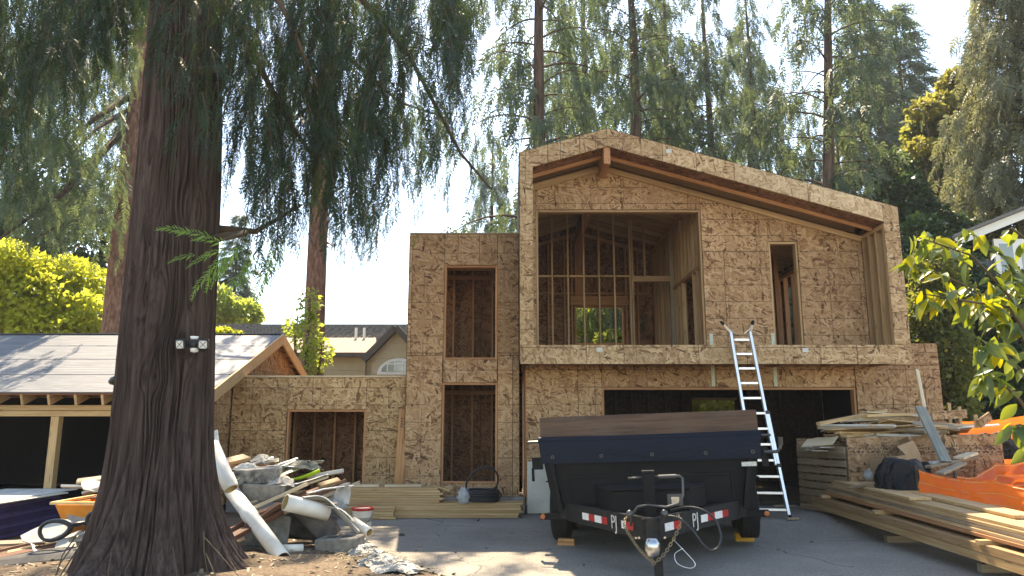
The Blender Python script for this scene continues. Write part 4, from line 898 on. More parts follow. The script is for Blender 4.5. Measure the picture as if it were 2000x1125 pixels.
# broadleaf trees and shrubs
def leafy(name, label, lobes_px, n, size, mat, seed, stem=None, cat='tree', group=None, tmat='bark_dark', base=None):
    """lobes given as pixel centre, pixel radii and depth"""
    rng = np.random.default_rng(seed); L = []
    for (px, py, rx, ry, Y) in lobes_px:
        p = P(px, py, Y); a = rx * Y / FPX * 1.03; b = ry * Y / FPX * 1.03; L.append((p.x, p.y, p.z, a, max(a, b) * .9, b))
    c = np.mean(np.array(L)[:, :2], 0); b0 = base or (c[0], c[1]); t = thing(name, label, cat, (b0[0], b0[1], gz(b0[0], b0[1])), group=group)
    m = MB(); zmin = min(q[2] for q in L)
    for q in L:
        m.tube([(b0[0], b0[1], -.1), (b0[0] * .6 + q[0] * .4, b0[1] * .6 + q[1] * .4, q[2] * .45), (q[0], q[1], q[2]), (q[0], q[1], q[2] + q[5] * .6)], [.09, .06, .03, .01], 6)
    m.build('trunk', tmat, t, True)
    o = _link('crown', broadleaf_mesh('crown', L, n, size, mat, rng), t); place(o, t); return t
leafy('maple_tree', 'bright yellow green maple glowing behind the garage roof at left', [(60, 590, 90, 70, 22), (130, 560, 70, 60, 23), (-20, 560, 80, 90, 22), (20, 520, 60, 45, 21.5), (160, 620, 45, 45, 22), (90, 640, 90, 40, 22)], 17000, .19, 'leaf_yellow', 21)
leafy('hemlock_tree', 'dark tree behind the glowing maple, partly hidden by the red trunk', [(150, 470, 70, 70, 29), (60, 440, 90, 60, 30), (190, 560, 40, 60, 29), (-40, 470, 60, 80, 30), (100, 340, 90, 70, 31)], 9000, .26, 'leaf_hedge', 22)
leafy('maple_tree', 'yellowing maple in front of the far conifers at right', [(1810, 260, 40, 40, 30), (1865, 230, 45, 50, 30), (1830, 320, 60, 60, 30), (1790, 380, 45, 40, 30), (1860, 420, 55, 55, 29), (1890, 270, 50, 90, 29.5)], 14000, .27, 'leaf_maple', 23)
leafy('maple_branch_tree', 'golden topped young maple left of the pale conifer', [(1870, 165, 34, 30, 29), (1838, 205, 36, 20, 29), (1805, 215, 32, 14, 28.5), (1890, 170, 30, 35, 29), (1800, 285, 26, 12, 28.3)], 3000, .26, 'leaf_maple_gold', 24)
leafy('bush', 'sunlit bush at the foot of the far spruce in the gap', [(425, 600, 35, 40, 36), (480, 615, 32, 28, 36)], 3500, .24, 'leaf_lit', 25, cat='bush')
leafy('bush', 'little yellow bush peeping over the garage ridge right of the trunk', [(430, 652, 28, 8, 20.5), (455, 655, 18, 6, 20.5)], 900, .14, 'leaf_yellow', 26, cat='bush')
leafy('sapling', 'thin young tree with small leaves beside the bare red trunk', [(600, 650, 26, 40, 18.3), (575, 640, 20, 18, 18.3), (605, 590, 18, 26, 18.3), (628, 690, 20, 30, 18.3), (597, 710, 24, 26, 18.3)], 850, .13, 'leaf_lit', 27, cat='tree')
leafy('shrub', 'yellow green shrub behind the garage, seen through its rear window', [(1400, 785, 70, 45, 20.5), (1460, 770, 50, 40, 20.7), (1330, 790, 50, 40, 20.7)], 6000, .16, 'leaf_lime', 28, cat='bush')
leafy('shrub', 'pale shrub seen through the upper rear window', [(1190, 666, 26, 18, 20.5), (1215, 660, 16, 16, 20.5), (1150, 640, 26, 40, 22)], 2600, .14, 'leaf_lit', 29, cat='bush')
leafy('laurel_tree', 'dark evergreen behind the right corner of the new roof, below the maple', [(1760, 400, 50, 60, 24), (1800, 450, 60, 60, 24), (1745, 340, 35, 45, 25), (1850, 470, 60, 50, 23.5)], 9000, .2, 'leaf_hedge', 41)
leafy('hedge_tree', 'dense dark evergreen shrub between the new house and the blue grey house', [(1830, 560, 75, 90, 17.5), (1900, 620, 80, 100, 17), (1850, 700, 90, 90, 17), (1960, 700, 80, 110, 16.5), (1800, 480, 50, 60, 18), (1930, 780, 110, 60, 16.5), (2040, 640, 70, 120, 17), (1850, 800, 60, 60, 16.8), (1950, 830, 90, 50, 16.3), (1830, 880, 80, 60, 16)], 36000, .15, 'leaf_hedge', 30, cat='shrub')
leafy('hedge_tree', 'lighter leafy bamboo like shrub close against the right corner of the house', [(1830, 530, 45, 60, 15.4), (1815, 610, 40, 50, 15.4), (1860, 590, 40, 50, 15.2), (1855, 700, 40, 70, 15.3), (1865, 800, 35, 60, 15.3)], 9000, .12, 'leaf_maple', 31, cat='shrub', base=(8.8, 15.3))
# big leaved shrub reaching in from the right
LB = thing('leafy_shrub', 'near shrub with large drooping green and yellow leaves at right edge', 'shrub', (4.9, 5.6, 0))
leaf_me = {}
def leaf_shape(mat):
    m = MB(); n = 6; pts = []
    for i in range(n + 1):
        t = i / n; wv = .23 * math.sin(math.pi * t ** .85) + (.01 if i in (0,) else 0); z = -.22 * t * t
        pts += [(t, -wv, z + .07 * wv / .2), (t, 0, z), (t, wv, z + .07 * wv / .2)]
    f = []
    for i in range(n): b = i * 3; f += [(b, b + 3, b + 4, b + 1), (b + 1, b + 4, b + 5, b + 2)]
    me = bpy.data.meshes.new('leaf'); me.from_pydata(pts, [], f); me.polygons.foreach_set('use_smooth', [True] * len(f)); me.materials.append(M_[mat]); return me
LM = [leaf_shape('leaf_big'), leaf_shape('leaf_big_yellow')]
stems = [([(2040, 760, 5.6), (1990, 600, 5.6), (1900, 500, 5.5), (1790, 462, 5.4)], 42), ([(2040, 760, 5.6), (1980, 620, 5.7), (1880, 555, 5.6), (1775, 510, 5.5)], 40), ([(2040, 700, 5.5), (1970, 600, 5.4), (1900, 590, 5.3), (1810, 575, 5.2)], 36), ([(2060, 640, 5.6), (2000, 560, 5.7), (1960, 500, 5.7), (1890, 450, 5.7)], 26), ([(2080, 560, 5.5), (2020, 480, 5.5), (1975, 445, 5.5)], 12),
         ([(2040, 800, 5.4), (1990, 720, 5.3), (1950, 680, 5.2), (1915, 668, 5.1)], 22), ([(2040, 850, 5.4), (1990, 780, 5.2), (1955, 745, 5.1), (1925, 738, 5.0)], 24), ([(2060, 930, 5.3), (2010, 860, 5.1), (1985, 830, 5.0)], 18), ([(2040, 700, 5.6), (1990, 640, 5.6), (1950, 630, 5.6)], 22), ([(2040, 600, 5.8), (1960, 560, 5.8), (1900, 600, 5.8)], 24)]
rl = np.random.default_rng(12); m = MB()
for pts, n in stems:
    q = [P(*p) for p in pts]; m.tube(q, [.016, .012, .008, .004][:len(q)] , 6)
    for i in range(n):
        t = 1 - (rl.random() ** 1.5) * .75; j = t * (len(q) - 1); k = min(int(j), len(q) - 2); p = q[k].lerp(q[k + 1], j - k) + Vector(rl.normal(0, .03, 3))
        d = Vector((rl.normal(-.25, .55), rl.normal(-.1, .5), rl.uniform(-1.1, -.05))).normalized(); nm = Vector((rl.normal(0, .5), rl.normal(-.4, .4), .8))
        L = rl.uniform(.10, .19); x = d; y = nm.cross(x).normalized(); z = x.cross(y)
        yel = pts[-1][1] in (510, 575) and rl.random() < .6 * t or rl.random() < .10
        o = _link('leaf', LM[1 if yel else 0], LB)
        o.matrix_basis = Matrix.Translation(-Vector(LB.location)) @ Matrix(((x.x*L, y.x*L, z.x*L, p.x), (x.y*L, y.y*L, z.y*L, p.y), (x.z*L, y.z*L, z.z*L, p.z), (0, 0, 0, 1)))
m.tube([(4.9, 5.6, -.1), P(2075, 900, 5.6), P(2040, 700, 5.6)], [.05, .04, .02], 8); m.build('stem', 'twig', LB, True)
# ------------------------------------------------------------------ dump trailer
TLOC, TROT = (1.70, 9.25, .05), (0, R(-2.0), R(-10.5))
T = thing('dump_trailer', 'black dump trailer with tarp facing the camera on the driveway', 'trailer', TLOC, rot=TROT)
def tp(name, mb, mat, parent=T, **k): return mb.build(name, mat, parent, world=False, **k)
def wbox(z): return 1.19 + (1.33 - 1.19) * (z - .52) / .77
m = MB(); z0, z1 = .50, 1.30
m.prism([(-wbox(z0), z0), (wbox(z0), z0), (wbox(z1), z1), (-wbox(z1), z1)], 'y', 0, .05); body = tp('front_panel', m, 'black_paint', bevel=.006)
for s_ in (-1, 1):
    m = MB(); pts = [(s_ * wbox(z0), z0), (s_ * wbox(z1), z1), (s_ * (wbox(z1) - .05), z1), (s_ * (wbox(z0) - .05), z0)]
    m.prism(pts if s_ > 0 else pts[::-1], 'y', .051, 3.7); tp('side_panel', m, 'black_paint')
    for yy in (.5, 1.3, 2.1, 2.9, 3.6): tp('side_stake', MB().beam((s_ * (wbox(z0) + .03), yy, z0), (s_ * (wbox(z1) + .03), yy, z1), .05, .06, (0, 1, 0)), 'black_paint')
    tp('corner_post', MB().beam((s_ * (wbox(z0) - .10), -.03, z0 - .02), (s_ * (wbox(1.06) - .10), -.03, 1.07), .06, .16, (0, 1, 0)), 'black_paint', bevel=.006)
tp('rear_gate', MB().box(-1.3, 1.3, 3.71, 3.76, .5, 1.28), 'black_paint'); tp('floor', MB().box(-1.15, 1.15, .06, 3.7, .46, .52), 'black_paint')
for (x0, x1, za, zb_) in ((-.95, .95, .86, .90), (-.95, .95, .56, .60)): tp('panel_rib', MB().box(x0, x1, -.025, -.002, za, zb_), 'black_paint', bevel=.004)
for s_ in (-1, 1): tp('panel_rib', MB().box(s_ * .97 - .02, s_ * .97 + .02, -.024, -.002, .56, .90), 'black_paint', bevel=.004)
# tarp flap with folds
nx_, nz_ = 60, 14; V = []
for j in range(nz_):
    for i_ in range(nx_):
        u = -1.33 + 2.66 * i_ / (nx_ - 1); t = j / (nz_ - 1); z = 1.325 - t * .27
        V.append((u * (1 - .02 * t), -.075 - .03 * math.sin(min(t * 3, 1.57)) + .02 * (float(vnoise(u * 5 + 3, z * 9, 1.5)) - .5) * (.4 + t) , z - .012 * float(vnoise(u * 4, 5.5)) * t))
ii = np.arange((nz_ - 1) * nx_).reshape(nz_ - 1, nx_)[:, :-1].ravel(); tf = np_obj('tarp_flap', np.array(V), np.stack([ii, ii + nx_, ii + nx_ + 1, ii + 1], 1), 'tarp', T, True, world=False)
for x in (-1.16, -.56, .05, .68, 1.22): tp('grommet', MB().lathe([(.012, -.004), (.022, -.004), (.022, .004), (.012, .004)], 12, Matrix.Translation((x, -.128, 1.13)) @ Matrix.Rotation(R(90), 4, 'X'), False), 'steel_dark', tf)
tp('tarp_roller', MB().tube([(-1.34, -.04, 1.335), (-.5, -.042, 1.325), (.5, -.038, 1.328), (1.34, -.04, 1.335)], .042, 12), 'tarp')
tp('roller_rod', MB().tube([(-1.47, -.04, 1.315), (1.45, -.04, 1.315)], .016, 8), 'steel_dark')
tp('crank', MB().tube([(1.36, -.05, 1.12), (1.50, -.05, 1.12), (1.54, -.06, 1.16), (1.545, -.06, 1.26)], .02, 8), 'steel_dark'); tp('crank_grip', MB().tube([(1.545, -.06, 1.19), (1.55, -.06, 1.29)], .032, 8), 'black_plastic')
tp('latch_bracket', MB().box(-1.43, -1.30, -.04, .03, .98, 1.13).box(-1.44, -1.41, -.04, .0, .84, 1.0), 'black_paint'); tp('sticker', MB().box(1.08, 1.25, -.119, -.112, .965, 1.015), 'sticker')
tp('latch_bracket', MB().box(1.33, 1.40, -.04, .03, .95, 1.18), 'black_paint')
# frame, A shaped tongue
CPL = Vector((0, -1.92, .50))
def channel(a, b, sgn, name='tongue_rail'):
    m = MB(); a, b = Vector(a), Vector(b); F_ = frame(a, b); L = (b - a).length
    m.box(0, L, -.006, .006, -.10, .10, F_); m.box(0, L, min(0, sgn * .06), max(0, sgn * .06), -.10, -.088, F_); m.box(0, L, min(0, sgn * .06), max(0, sgn * .06), .088, .10, F_)
    return tp(name, m, 'black_dusty')
rails = [channel((-1.02, -.05, .47), (-.05, -1.86, .50), 1), channel((1.02, -.05, .47), (.05, -1.86, .50), -1)]
tp('cross_member', MB().box(-1.1, 1.1, -.06, .06, .38, .52), 'black_dusty', bevel=.004); tp('main_frame', MB().box(-.62, -.52, .07, 3.6, .28, .455).box(.52, .62, .07, 3.6, .28, .455), 'black_dusty')
tp('nose_plate', MB().box(-.09, .09, -1.93, -1.80, .40, .60), 'black_dusty', bevel=.01)
def on_rail(s_, t0, t1, z0_, z1_, off=.012):
    a = Vector((s_ * 1.02, -.05, .47)); b = Vector((s_ * .05, -1.86, .50)); d = (b - a); n = Vector((s_ * -d.y, s_ * d.x, 0)).normalized() * -1
    n = Vector((d.y * s_ * -1, -d.x * -s_, 0)).normalized(); n = n if n.y < 0 else -n
    p, q = a + d * t0 + n * off, a + d * t1 + n * off
    return [p + Vector((0, 0, z0_)), q + Vector((0, 0, z0_)), q + Vector((0, 0, z1_)), p + Vector((0, 0, z1_))], n
def patch(name, s_, t0, t1, mat, z0_=-.04, z1_=.035):
    c, n = on_rail(s_, t0, t1, z0_, z1_); v = c + [q + n * .003 for q in c]
    tp(name, MB().add(v, [(4, 5, 6, 7), (0, 1, 5, 4), (1, 2, 6, 5), (2, 3, 7, 6), (3, 0, 4, 7)]), mat)
for s_, L in ((-1, ((.25, .34), (.34, .42), (.42, .51), (.51, .58), (.75, .80), (.80, .88))), (1, ((.18, .26), (.26, .36), (.36, .45), (.45, .53), (.76, .84), (.84, .93)))):
    for k, (a, b) in enumerate(L): patch('reflective_tape', s_, a, b, 'reflect_red' if (k % 2 == (1 if s_ < 0 else 0)) else 'reflect_white')
def text_mesh(txt, size, mat, name, M, parent=None, world=False, ext=.002):
    cu = bpy.data.curves.new(name, 'FONT'); cu.body = txt; cu.size = size; cu.extrude = ext; cu.align_x = 'CENTER'; cu.align_y = 'CENTER'
    ob = bpy.data.objects.new(name, cu); COL.objects.link(ob); bpy.context.view_layer.update()
    me = bpy.data.meshes.new_from_object(ob.evaluated_get(bpy.context.evaluated_depsgraph_get())); bpy.data.objects.remove(ob); bpy.data.curves.remove(cu)
    me.materials.clear(); me.materials.append(M_[mat]); o = _link(name, me, parent); o.matrix_basis = M; return o
for s_, t in ((-1, .665), (1, .60)):
    c, n = on_rail(s_, t, t + .01, 0, 0, .016); z = Vector((0, 0, 1)); y = n; x = z.cross(n) * -1; x = Vector((-n.y, n.x, 0))
    x = x if x.x > 0 else -x
    Mx = Matrix(((x.x, z.x, n.x, c[0].x), (x.y, z.y, n.y, c[0].y), (x.z, z.z, n.z, c[0].z - .005), (0, 0, 0, 1)))
    text_mesh('PJ', .20, 'letter', 'lettering', Mx, T)
# toolbox
m = MB(); top = [(-.40, -1.15), (.40, -1.15), (.62, -.52), (-.62, -.52)]; m.prism(top[::1], 'z', .585, .80); tb = tp('tool_box', m, 'black_paint', bevel=.008)
m = MB(); m.prism([(-.42, -1.17), (.42, -1.17), (.64, -.50), (-.64, -.50)], 'z', .803, .82); tp('lid', m, 'black_paint', tb, bevel=.004)
tp('lock_plate', MB().box(.18, .34, -1.178, -1.172, .64, .76), 'steel_dark', tb); tp('lock', MB().box(.22, .30, -1.19, -1.179, .66, .73), 'chrome', tb)
# jack, coupler, chains and cables
JY = -1.72
jk = tp('jack_post', MB().box(-.055, .055, JY - .055, JY + .055, .42, 1.02), 'black_paint', bevel=.008); tp('cap', MB().box(-.062, .062, JY - .062, JY + .062, 1.022, 1.04), 'black_dusty', jk, bevel=.004)
tp('jack_leg', MB().box(.0, .085, JY - .05, JY + .04, .0, .418), 'black_dusty', bevel=.006); tp('jack_foot', MB().box(-.06, .15, JY - .11, JY + .10, -.045, -.012), 'black_dusty')
tp('jack_handle', MB().tube([(-.20, JY - .02, .97), (-.06, JY - .02, .972)], .010, 8).tube([(.06, JY - .02, .975), (.30, JY - .02, .98), (.33, JY - .03, .96), (.325, JY - .04, .80), (.28, JY - .05, .72), (.15, JY - .06, .69), (-.02, JY - .07, .715), (-.12, JY - .07, .70), (-.18, JY - .06, .62), (-.20, JY - .05, .52)], .013, 8), 'steel_dark', jk, smooth=True)
tp('handle_grip', MB().tube([(.10, JY - .02, .976), (.27, JY - .02, .979)], .021, 10), 'steel_dark', jk)
tp('coupler', MB().box(-.055, .055, -2.02, -1.93, .34, .62).box(-.085, .085, -1.99, -1.95, .40, .47), 'black_dusty', bevel=.008)
tp('coupler_head', MB().lathe([(.002, -.10), (.055, -.09), (.07, -.04), (.07, .02), (.05, .06), (.03, .07)], 16, Matrix.Translation((0, -2.08, .38))), 'chrome', smooth=True)
for x in (-.15, -.12, .12): tp('bolt', MB().lathe([(.012, 0), (.012, .03)], 6, Matrix.Translation((x, -1.99, .44)) @ Matrix.Rotation(R(90), 4, 'X')), 'chrome')
def chain(pts, name, lr=.017, wire=.0042):
    """real links, alternately turned, along a polyline"""
    pts = [Vector(p) for p in pts]; acc = [0]
    for a, b in zip(pts[:-1], pts[1:]): acc.append(acc[-1] + (b - a).length)
    m = MB(); s0 = 0; k = 0
    while s0 < acc[-1]:
        i_ = max(j for j in range(len(pts) - 1) if acc[j] <= s0); t = (s0 - acc[i_]) / max(1e-6, acc[i_ + 1] - acc[i_]); p = pts[i_].lerp(pts[i_ + 1], t); d = (pts[i_ + 1] - pts[i_])
        F_ = frame(p, p + d); F_ = F_ @ Matrix.Rotation(R(90) * (k % 2) + .4, 4, 'X')
        ring = [F_ @ Vector((lr * 1.35 * math.cos(a), lr * .8 * math.sin(a), 0)) for a in np.linspace(0, 2 * math.pi, 9)]
        m.tube(ring, wire, 5, False); s0 += lr * 1.75; k += 1
    o = tp(name, m, 'chain_metal', smooth=True); o['kind'] = 'stuff'; return o
def sag(a, b, dz, n=16): a, b = Vector(a), Vector(b); return [a.lerp(b, t) - Vector((0, 0, dz * 4 * t * (1 - t))) for t in np.linspace(0, 1, n)]
chain([(-.24, -1.84, .60), (-.26, -1.90, .56)] + sag((-.26, -1.92, .55), (.02, -2.03, .22), .06), 'safety_chain'); chain([(.26, -1.84, .62), (.28, -1.90, .58)] + sag((.28, -1.92, .56), (-.02, -2.02, .20), .06), 'safety_chain')
tp('chain_anchor', MB().lathe([(.001, -.04), (.03, -.025), (.038, 0), (.03, .025), (.001, .04)], 12, Matrix.Translation((-.20, -1.86, .64))), 'steel_dark', smooth=True); tp('chain_anchor', MB().lathe([(.001, -.04), (.03, -.025), (.038, 0), (.03, .025), (.001, .04)], 12, Matrix.Translation((.13, -1.86, .64))), 'steel_dark', smooth=True)
loop = [(.14, -1.85, .62), (.26, -1.9, .60), (.38, -1.95, .50), (.46, -1.98, .38), (.53, -1.98, .32), (.60, -1.95, .34), (.64, -1.9, .44), (.60, -1.85, .58), (.50, -1.8, .66), (.36, -1.7, .68), (.2, -1.6, .64)]
def smooth_path(pts, n=6):
    pts = [Vector(p) for p in pts]; out = []
    for i_ in range(len(pts) - 1):
        p0, p1, p2, p3 = pts[max(0, i_ - 1)], pts[i_], pts[i_ + 1], pts[min(len(pts) - 1, i_ + 2)]
        for k in range(n):
            t = k / n; out.append(.5 * ((2 * p1) + (p2 - p0) * t + (2 * p0 - 5 * p1 + 4 * p2 - p3) * t * t + (3 * p1 - p0 - 3 * p2 + p3) * t ** 3))
    return out + [pts[-1]]
tp('power_cable', MB().tube(smooth_path(loop), .011, 8), 'black_hose', smooth=True)
tp('brake_wire', MB().tube(smooth_path([(.2, -1.88, .40), (.30, -1.95, .30), (.38, -1.98, .20), (.33, -1.98, .16), (.22, -1.98, .20), (.2, -1.95, .28), (.28, -1.94, .33)]), .005, 6), 'chrome', smooth=True)
# wheels and arms
for s_ in (-1, 1):
    for yy in (1.0, 1.92):
        Mw = Matrix.Translation((s_ * 1.215, yy, .375)) @ Matrix.Rotation(R(90), 4, 'Y')
        prof = [(.22, -.11), (.33, -.118), (.365, -.105)] + [q for k in range(4) for q in ((.375, -.095 + k * .05), (.375, -.060 + k * .05), (.362, -.058 + k * .05), (.362, -.047 + k * .05))] + [(.375, .100), (.365, .108), (.33, .118), (.22, .11)]
        wh = tp('wheel', MB().lathe(prof, 40, Mw), 'rubber'); tp('rim', MB().lathe([(.02, -.03), (.2, -.06), (.22, -.10), (.225, -.10), (.225, .10), (.22, .10), (.2, .06), (.02, .03)], 28, Mw), 'steel_dark', wh)
    arm = tp('fender_arm', MB().box(min(s_ * .98, s_ * 1.36), max(s_ * .98, s_ * 1.36), .02, .10, .37, .45), 'black_paint', bevel=.006)
    tp('marker_light', MB().lathe([(.001, 0), (.03, .0), (.03, .015), (.001, .02)], 14, Matrix.Translation((s_ * 1.33, .018, .41)) @ Matrix.Rotation(R(90), 4, 'X')), 'amber', arm)
    tp('fender', MB().box(min(s_ * 1.06, s_ * 1.34), max(s_ * 1.06, s_ * 1.34), .45, 2.5, .79, .80), 'black_paint')
sb = thing('side_board', 'weathered brown plank standing along the top front edge of the trailer', 'plank', TLOC, rot=TROT)
board('board', (-1.32, .03, 1.475), (1.32, .03, 1.475), .042, .285, 'side_board', sb, world=False); board('end_cleat', (1.27, .075, 1.46), (1.27, .075, 1.30), .05, .05, 'side_board', sb, world=False)
tag(sb)
# blocks under the front of the wheels
p = G(1105, 1066); ck = thing('wheel_block', 'two short wood offcuts stacked before the left trailer wheel', 'wood block', p, rotz=R(-8))
board('offcut', (-.11, .05, .022), (.11, .05, .022), .09, .04, 'block_wood', ck, world=False); board('offcut', (-.10, .055, .064), (.105, .05, .064), .09, .04, 'block_wood', ck, world=False)
p = G(1456, 1058); o = board('wheel_chock', p + Vector((-.12, .05, .055)), p + Vector((.12, .04, .055)), .09, .11, 'block_yellow'); tag(o, 'yellow painted block against the right trailer wheel', 'wood block')

# ------------------------------------------------------------------ ladder
LD = thing('ladder', 'aluminium multi position ladder leaning on the balcony edge', 'ladder', G(1508, 985))
a0, b0 = P(1479, 975, 11.62), P(1540, 992, 11.55); a1, b1 = P(1432, 690, 12.14), P(1474, 690, 12.14)
a0.z = b0.z = gz(5, 11.6) + .02
def lerp(a, b, t): return a.lerp(b, t)
at, bt = lerp(a0, a1, 1.14), lerp(b0, b1, 1.14)
aT, bT = P(1413, 634, 12.17), P(1469, 634, 12.17)
up_ = Vector((0, -1, .1))
for q0, q1, n_ in ((a0, lerp(a0, a1, .62), 'rail'), (b0, lerp(b0, b1, .62), 'rail')): board(n_, q0, q1, .075, .045, 'aluminium', LD, up=(1, 0, 0))
ins = Vector((.035, 0, 0))
for q0, q1 in ((lerp(a0, a1, .30) + ins, at + ins * .2), (lerp(b0, b1, .30) - ins, bt - ins * .2)): board('rail', q0, q1, .065, .042, 'aluminium', LD, up=(1, 0, 0))
for q0, q1 in ((at + ins * .2, aT), (bt - ins * .2, bT)):
    board('rail_end', q0, q1, .05, .04, 'aluminium', LD, up=(1, 0, 0)); board('rubber_tip', q1, q1 + (q1 - q0).normalized() * .07, .06, .035, 'rubber', LD, up=(1, 0, 0))
for q in (a0, b0): board('rubber_foot', q + Vector((0, 0, -.03)), q + Vector((0, 0, .05)), .09, .045, 'rubber', LD, up=(1, 0, 0))
for k in range(12):
    t = .045 + k * .095; q0, q1 = lerp(a0, a1, t), lerp(b0, b1, t)
    if t > .62: q0, q1 = q0 + ins, q1 - ins
    board('rung', q0 + Vector((.012, 0, 0)), q1 - Vector((.012, 0, 0)), .045, .036, 'aluminium', LD)
for q in (lerp(a0, a1, .30), lerp(b0, b1, .30), lerp(a0, a1, .62), lerp(b0, b1, .62)): MB().box(q.x - .035, q.x + .035, q.y - .045, q.y - .012, q.z - .03, q.z + .03).build('hinge_lock', 'black_plastic', LD, bevel=.006)
MB().tube([aT.lerp(at, .3), at + Vector((.10, 0, -.02))], .006, 5).build('brace', 'aluminium', LD); MB().tube([bT.lerp(bt, .3), bt + Vector((-.10, 0, -.02))], .006, 5).build('brace', 'aluminium', LD)
MB().tube([lerp(a0, a1, .045) + Vector((.02, 0, -.02)), lerp(a0, a1, .0) + Vector((.15, 0, .11))], .006, 5).build('brace', 'aluminium', LD)

# ------------------------------------------------------------------ lumber
def plank(name, p0, p1, w, t, mat, label, cat='plank', group=None, up=(0, 0, 1), roll=0): return tag(board(name, p0, p1, w, t, mat, None, up, roll), label, cat, group)
ORD = ['bottom', 'second', 'third', 'fourth', 'fifth', 'sixth', 'seventh', 'eighth', 'ninth', 'tenth']; ROW = ['front', 'second', 'third', 'fourth']
def stack(label, group, x0, x1, y0, z0, rows, deep, w, mat, ends=.05):
    for r_i in range(rows):
        j0, j1 = random.uniform(-ends, ends), random.uniform(-ends, ends)
        for d in range(deep):
            y = y0 + w / 2 + d * (w + .003); z = z0 + .019 + r_i * .0395
            plank('lumber_board', (x0 + j0 * .6 + random.uniform(-.01, .01), y + random.uniform(-.004, .004), z), (x1 + j1 + random.uniform(-.01, .01), y, z), w - .002, .037, mat, '%s, %s layer from below, %s row' % (label, ORD[r_i], ROW[d]), 'board', group)
z_ = gz(-1, 12.5) + .01
stack('pale board in the tall tower stack', 'boards in the tall part of the tower stack', -2.85, -1.16, 12.47, z_ + .2375, 6, 3, .14, 'pine')
stack('long pale board under the hose coil', 'long boards under the hose coil', -2.75, .10, 12.47, z_, 6, 3, .14, 'pine', .09)
stack('short pale board beside the bucket', 'short boards beside the bucket', -2.62, -1.88, 12.27, z_, 5, 1, .14, 'pine', .03)
for k, (a, b) in enumerate(((-2.9, -2.2), (-2.1, -1.5))): plank('lumber_board', (a, 12.62, z_ + .495), (b, 12.66, z_ + .495), .14, .037, 'wood_pale', ('loose pale board lying on top of the tower stack, nearer the debris pile', 'loose pale board lying on top of the tower stack, nearer the door opening')[k], 'board')
plank('lumber_board', (-1.3, 12.6, z_ + .50), (-1.02, 12.58, z_ + .42), .09, .037, 'pine', 'short offcut tipping off the right end of the tower stack', 'board')
# long pile at right
def long_pile():
    def X(y): return 4.80 + (12.4 - y) * -.004
    zb_ = 0.0
    for y in (8.2, 10.2, 11.9):
        z = gz(5, y); plank('bearer', (4.93, y, z + .05), (5.6, y, z + .05), .09, .09, 'pine_grey', 'short bearer block under the long lumber pile', 'wood block', 'bearers under the long lumber pile')
    zz = .27; cols = 8
    tone = ['pine', 'pine_stud', 'fir_red', 'pine_grey']
    for r_i in range(2):           # lower tier: deep joists
        for c in range(3):
            y1 = 12.45 + random.uniform(-.15, .1); zf = .115 + r_i * .092
            plank('lumber_board', (4.80 + c * .27 + .13, 5.2, zf + .035), (4.80 + c * .27 + .13 + random.uniform(-.02, .02), y1, zf + .20 - .03), .26, .088, tone[(r_i + c) % 2], 'thick timber in the long pile, lower tier, %s layer, %s row from the drive' % (ORD[r_i], ROW[c]), 'timber', 'timbers in the lower tier of the long pile')
    for y in (7.9, 10.1, 11.8): plank('spacer', (4.76, y, .385 + (y - 8) * .022 - .03), (5.45, y, .385 + (y - 8) * .022 - .03), .09, .05, 'pine', 'short spacer sticking out between tiers of the long lumber pile', 'wood block', 'spacers in the long lumber pile')
    for r_i in range(5):           # upper tier: sheets and boards
        n = 2; w_ = .27
        for c in range(n):
            y0, y1 = 6.9 + random.uniform(-.05, .05), 11.95 + random.uniform(-.25, .05); off = .03 * r_i * .3
            f = lambda y: .40 + (y - 8) * .022 + r_i * .040
            plank('lumber_board', (4.88 + off + c * w_ + w_ / 2 + random.uniform(-.012, .012), y0, f(y0)), (4.86 + off + c * w_ + w_ / 2 + random.uniform(-.012, .012), y1, f(y1)), w_ - .006, .037, ['fir_red', 'pine_stud', 'pine_grey', 'pine_stud', 'pine'][r_i], 'long board in the long pile, upper tier, %s layer, %s row from the drive' % (ORD[r_i], ROW[c]), 'board', 'boards in the upper tier of the long pile')
    for k, (a, b, x, lab) in enumerate(((9.4, 11.7, 5.02, 'loose plank on top of the long pile, at the edge towards the trailer'), (7.9, 9.9, 5.30, 'loose plank on top of the long pile, in the middle'), (10.1, 11.9, 5.30, 'loose plank on top of the long pile, nearest the orange fence'))):
        f = lambda y: .40 + (y - 8) * .022 + 5 * .040 + .004
        plank('plank', (x, a, f(a)), (x + .04, b, f(b)), .27, .037, 'pine', lab, 'plank')
long_pile()
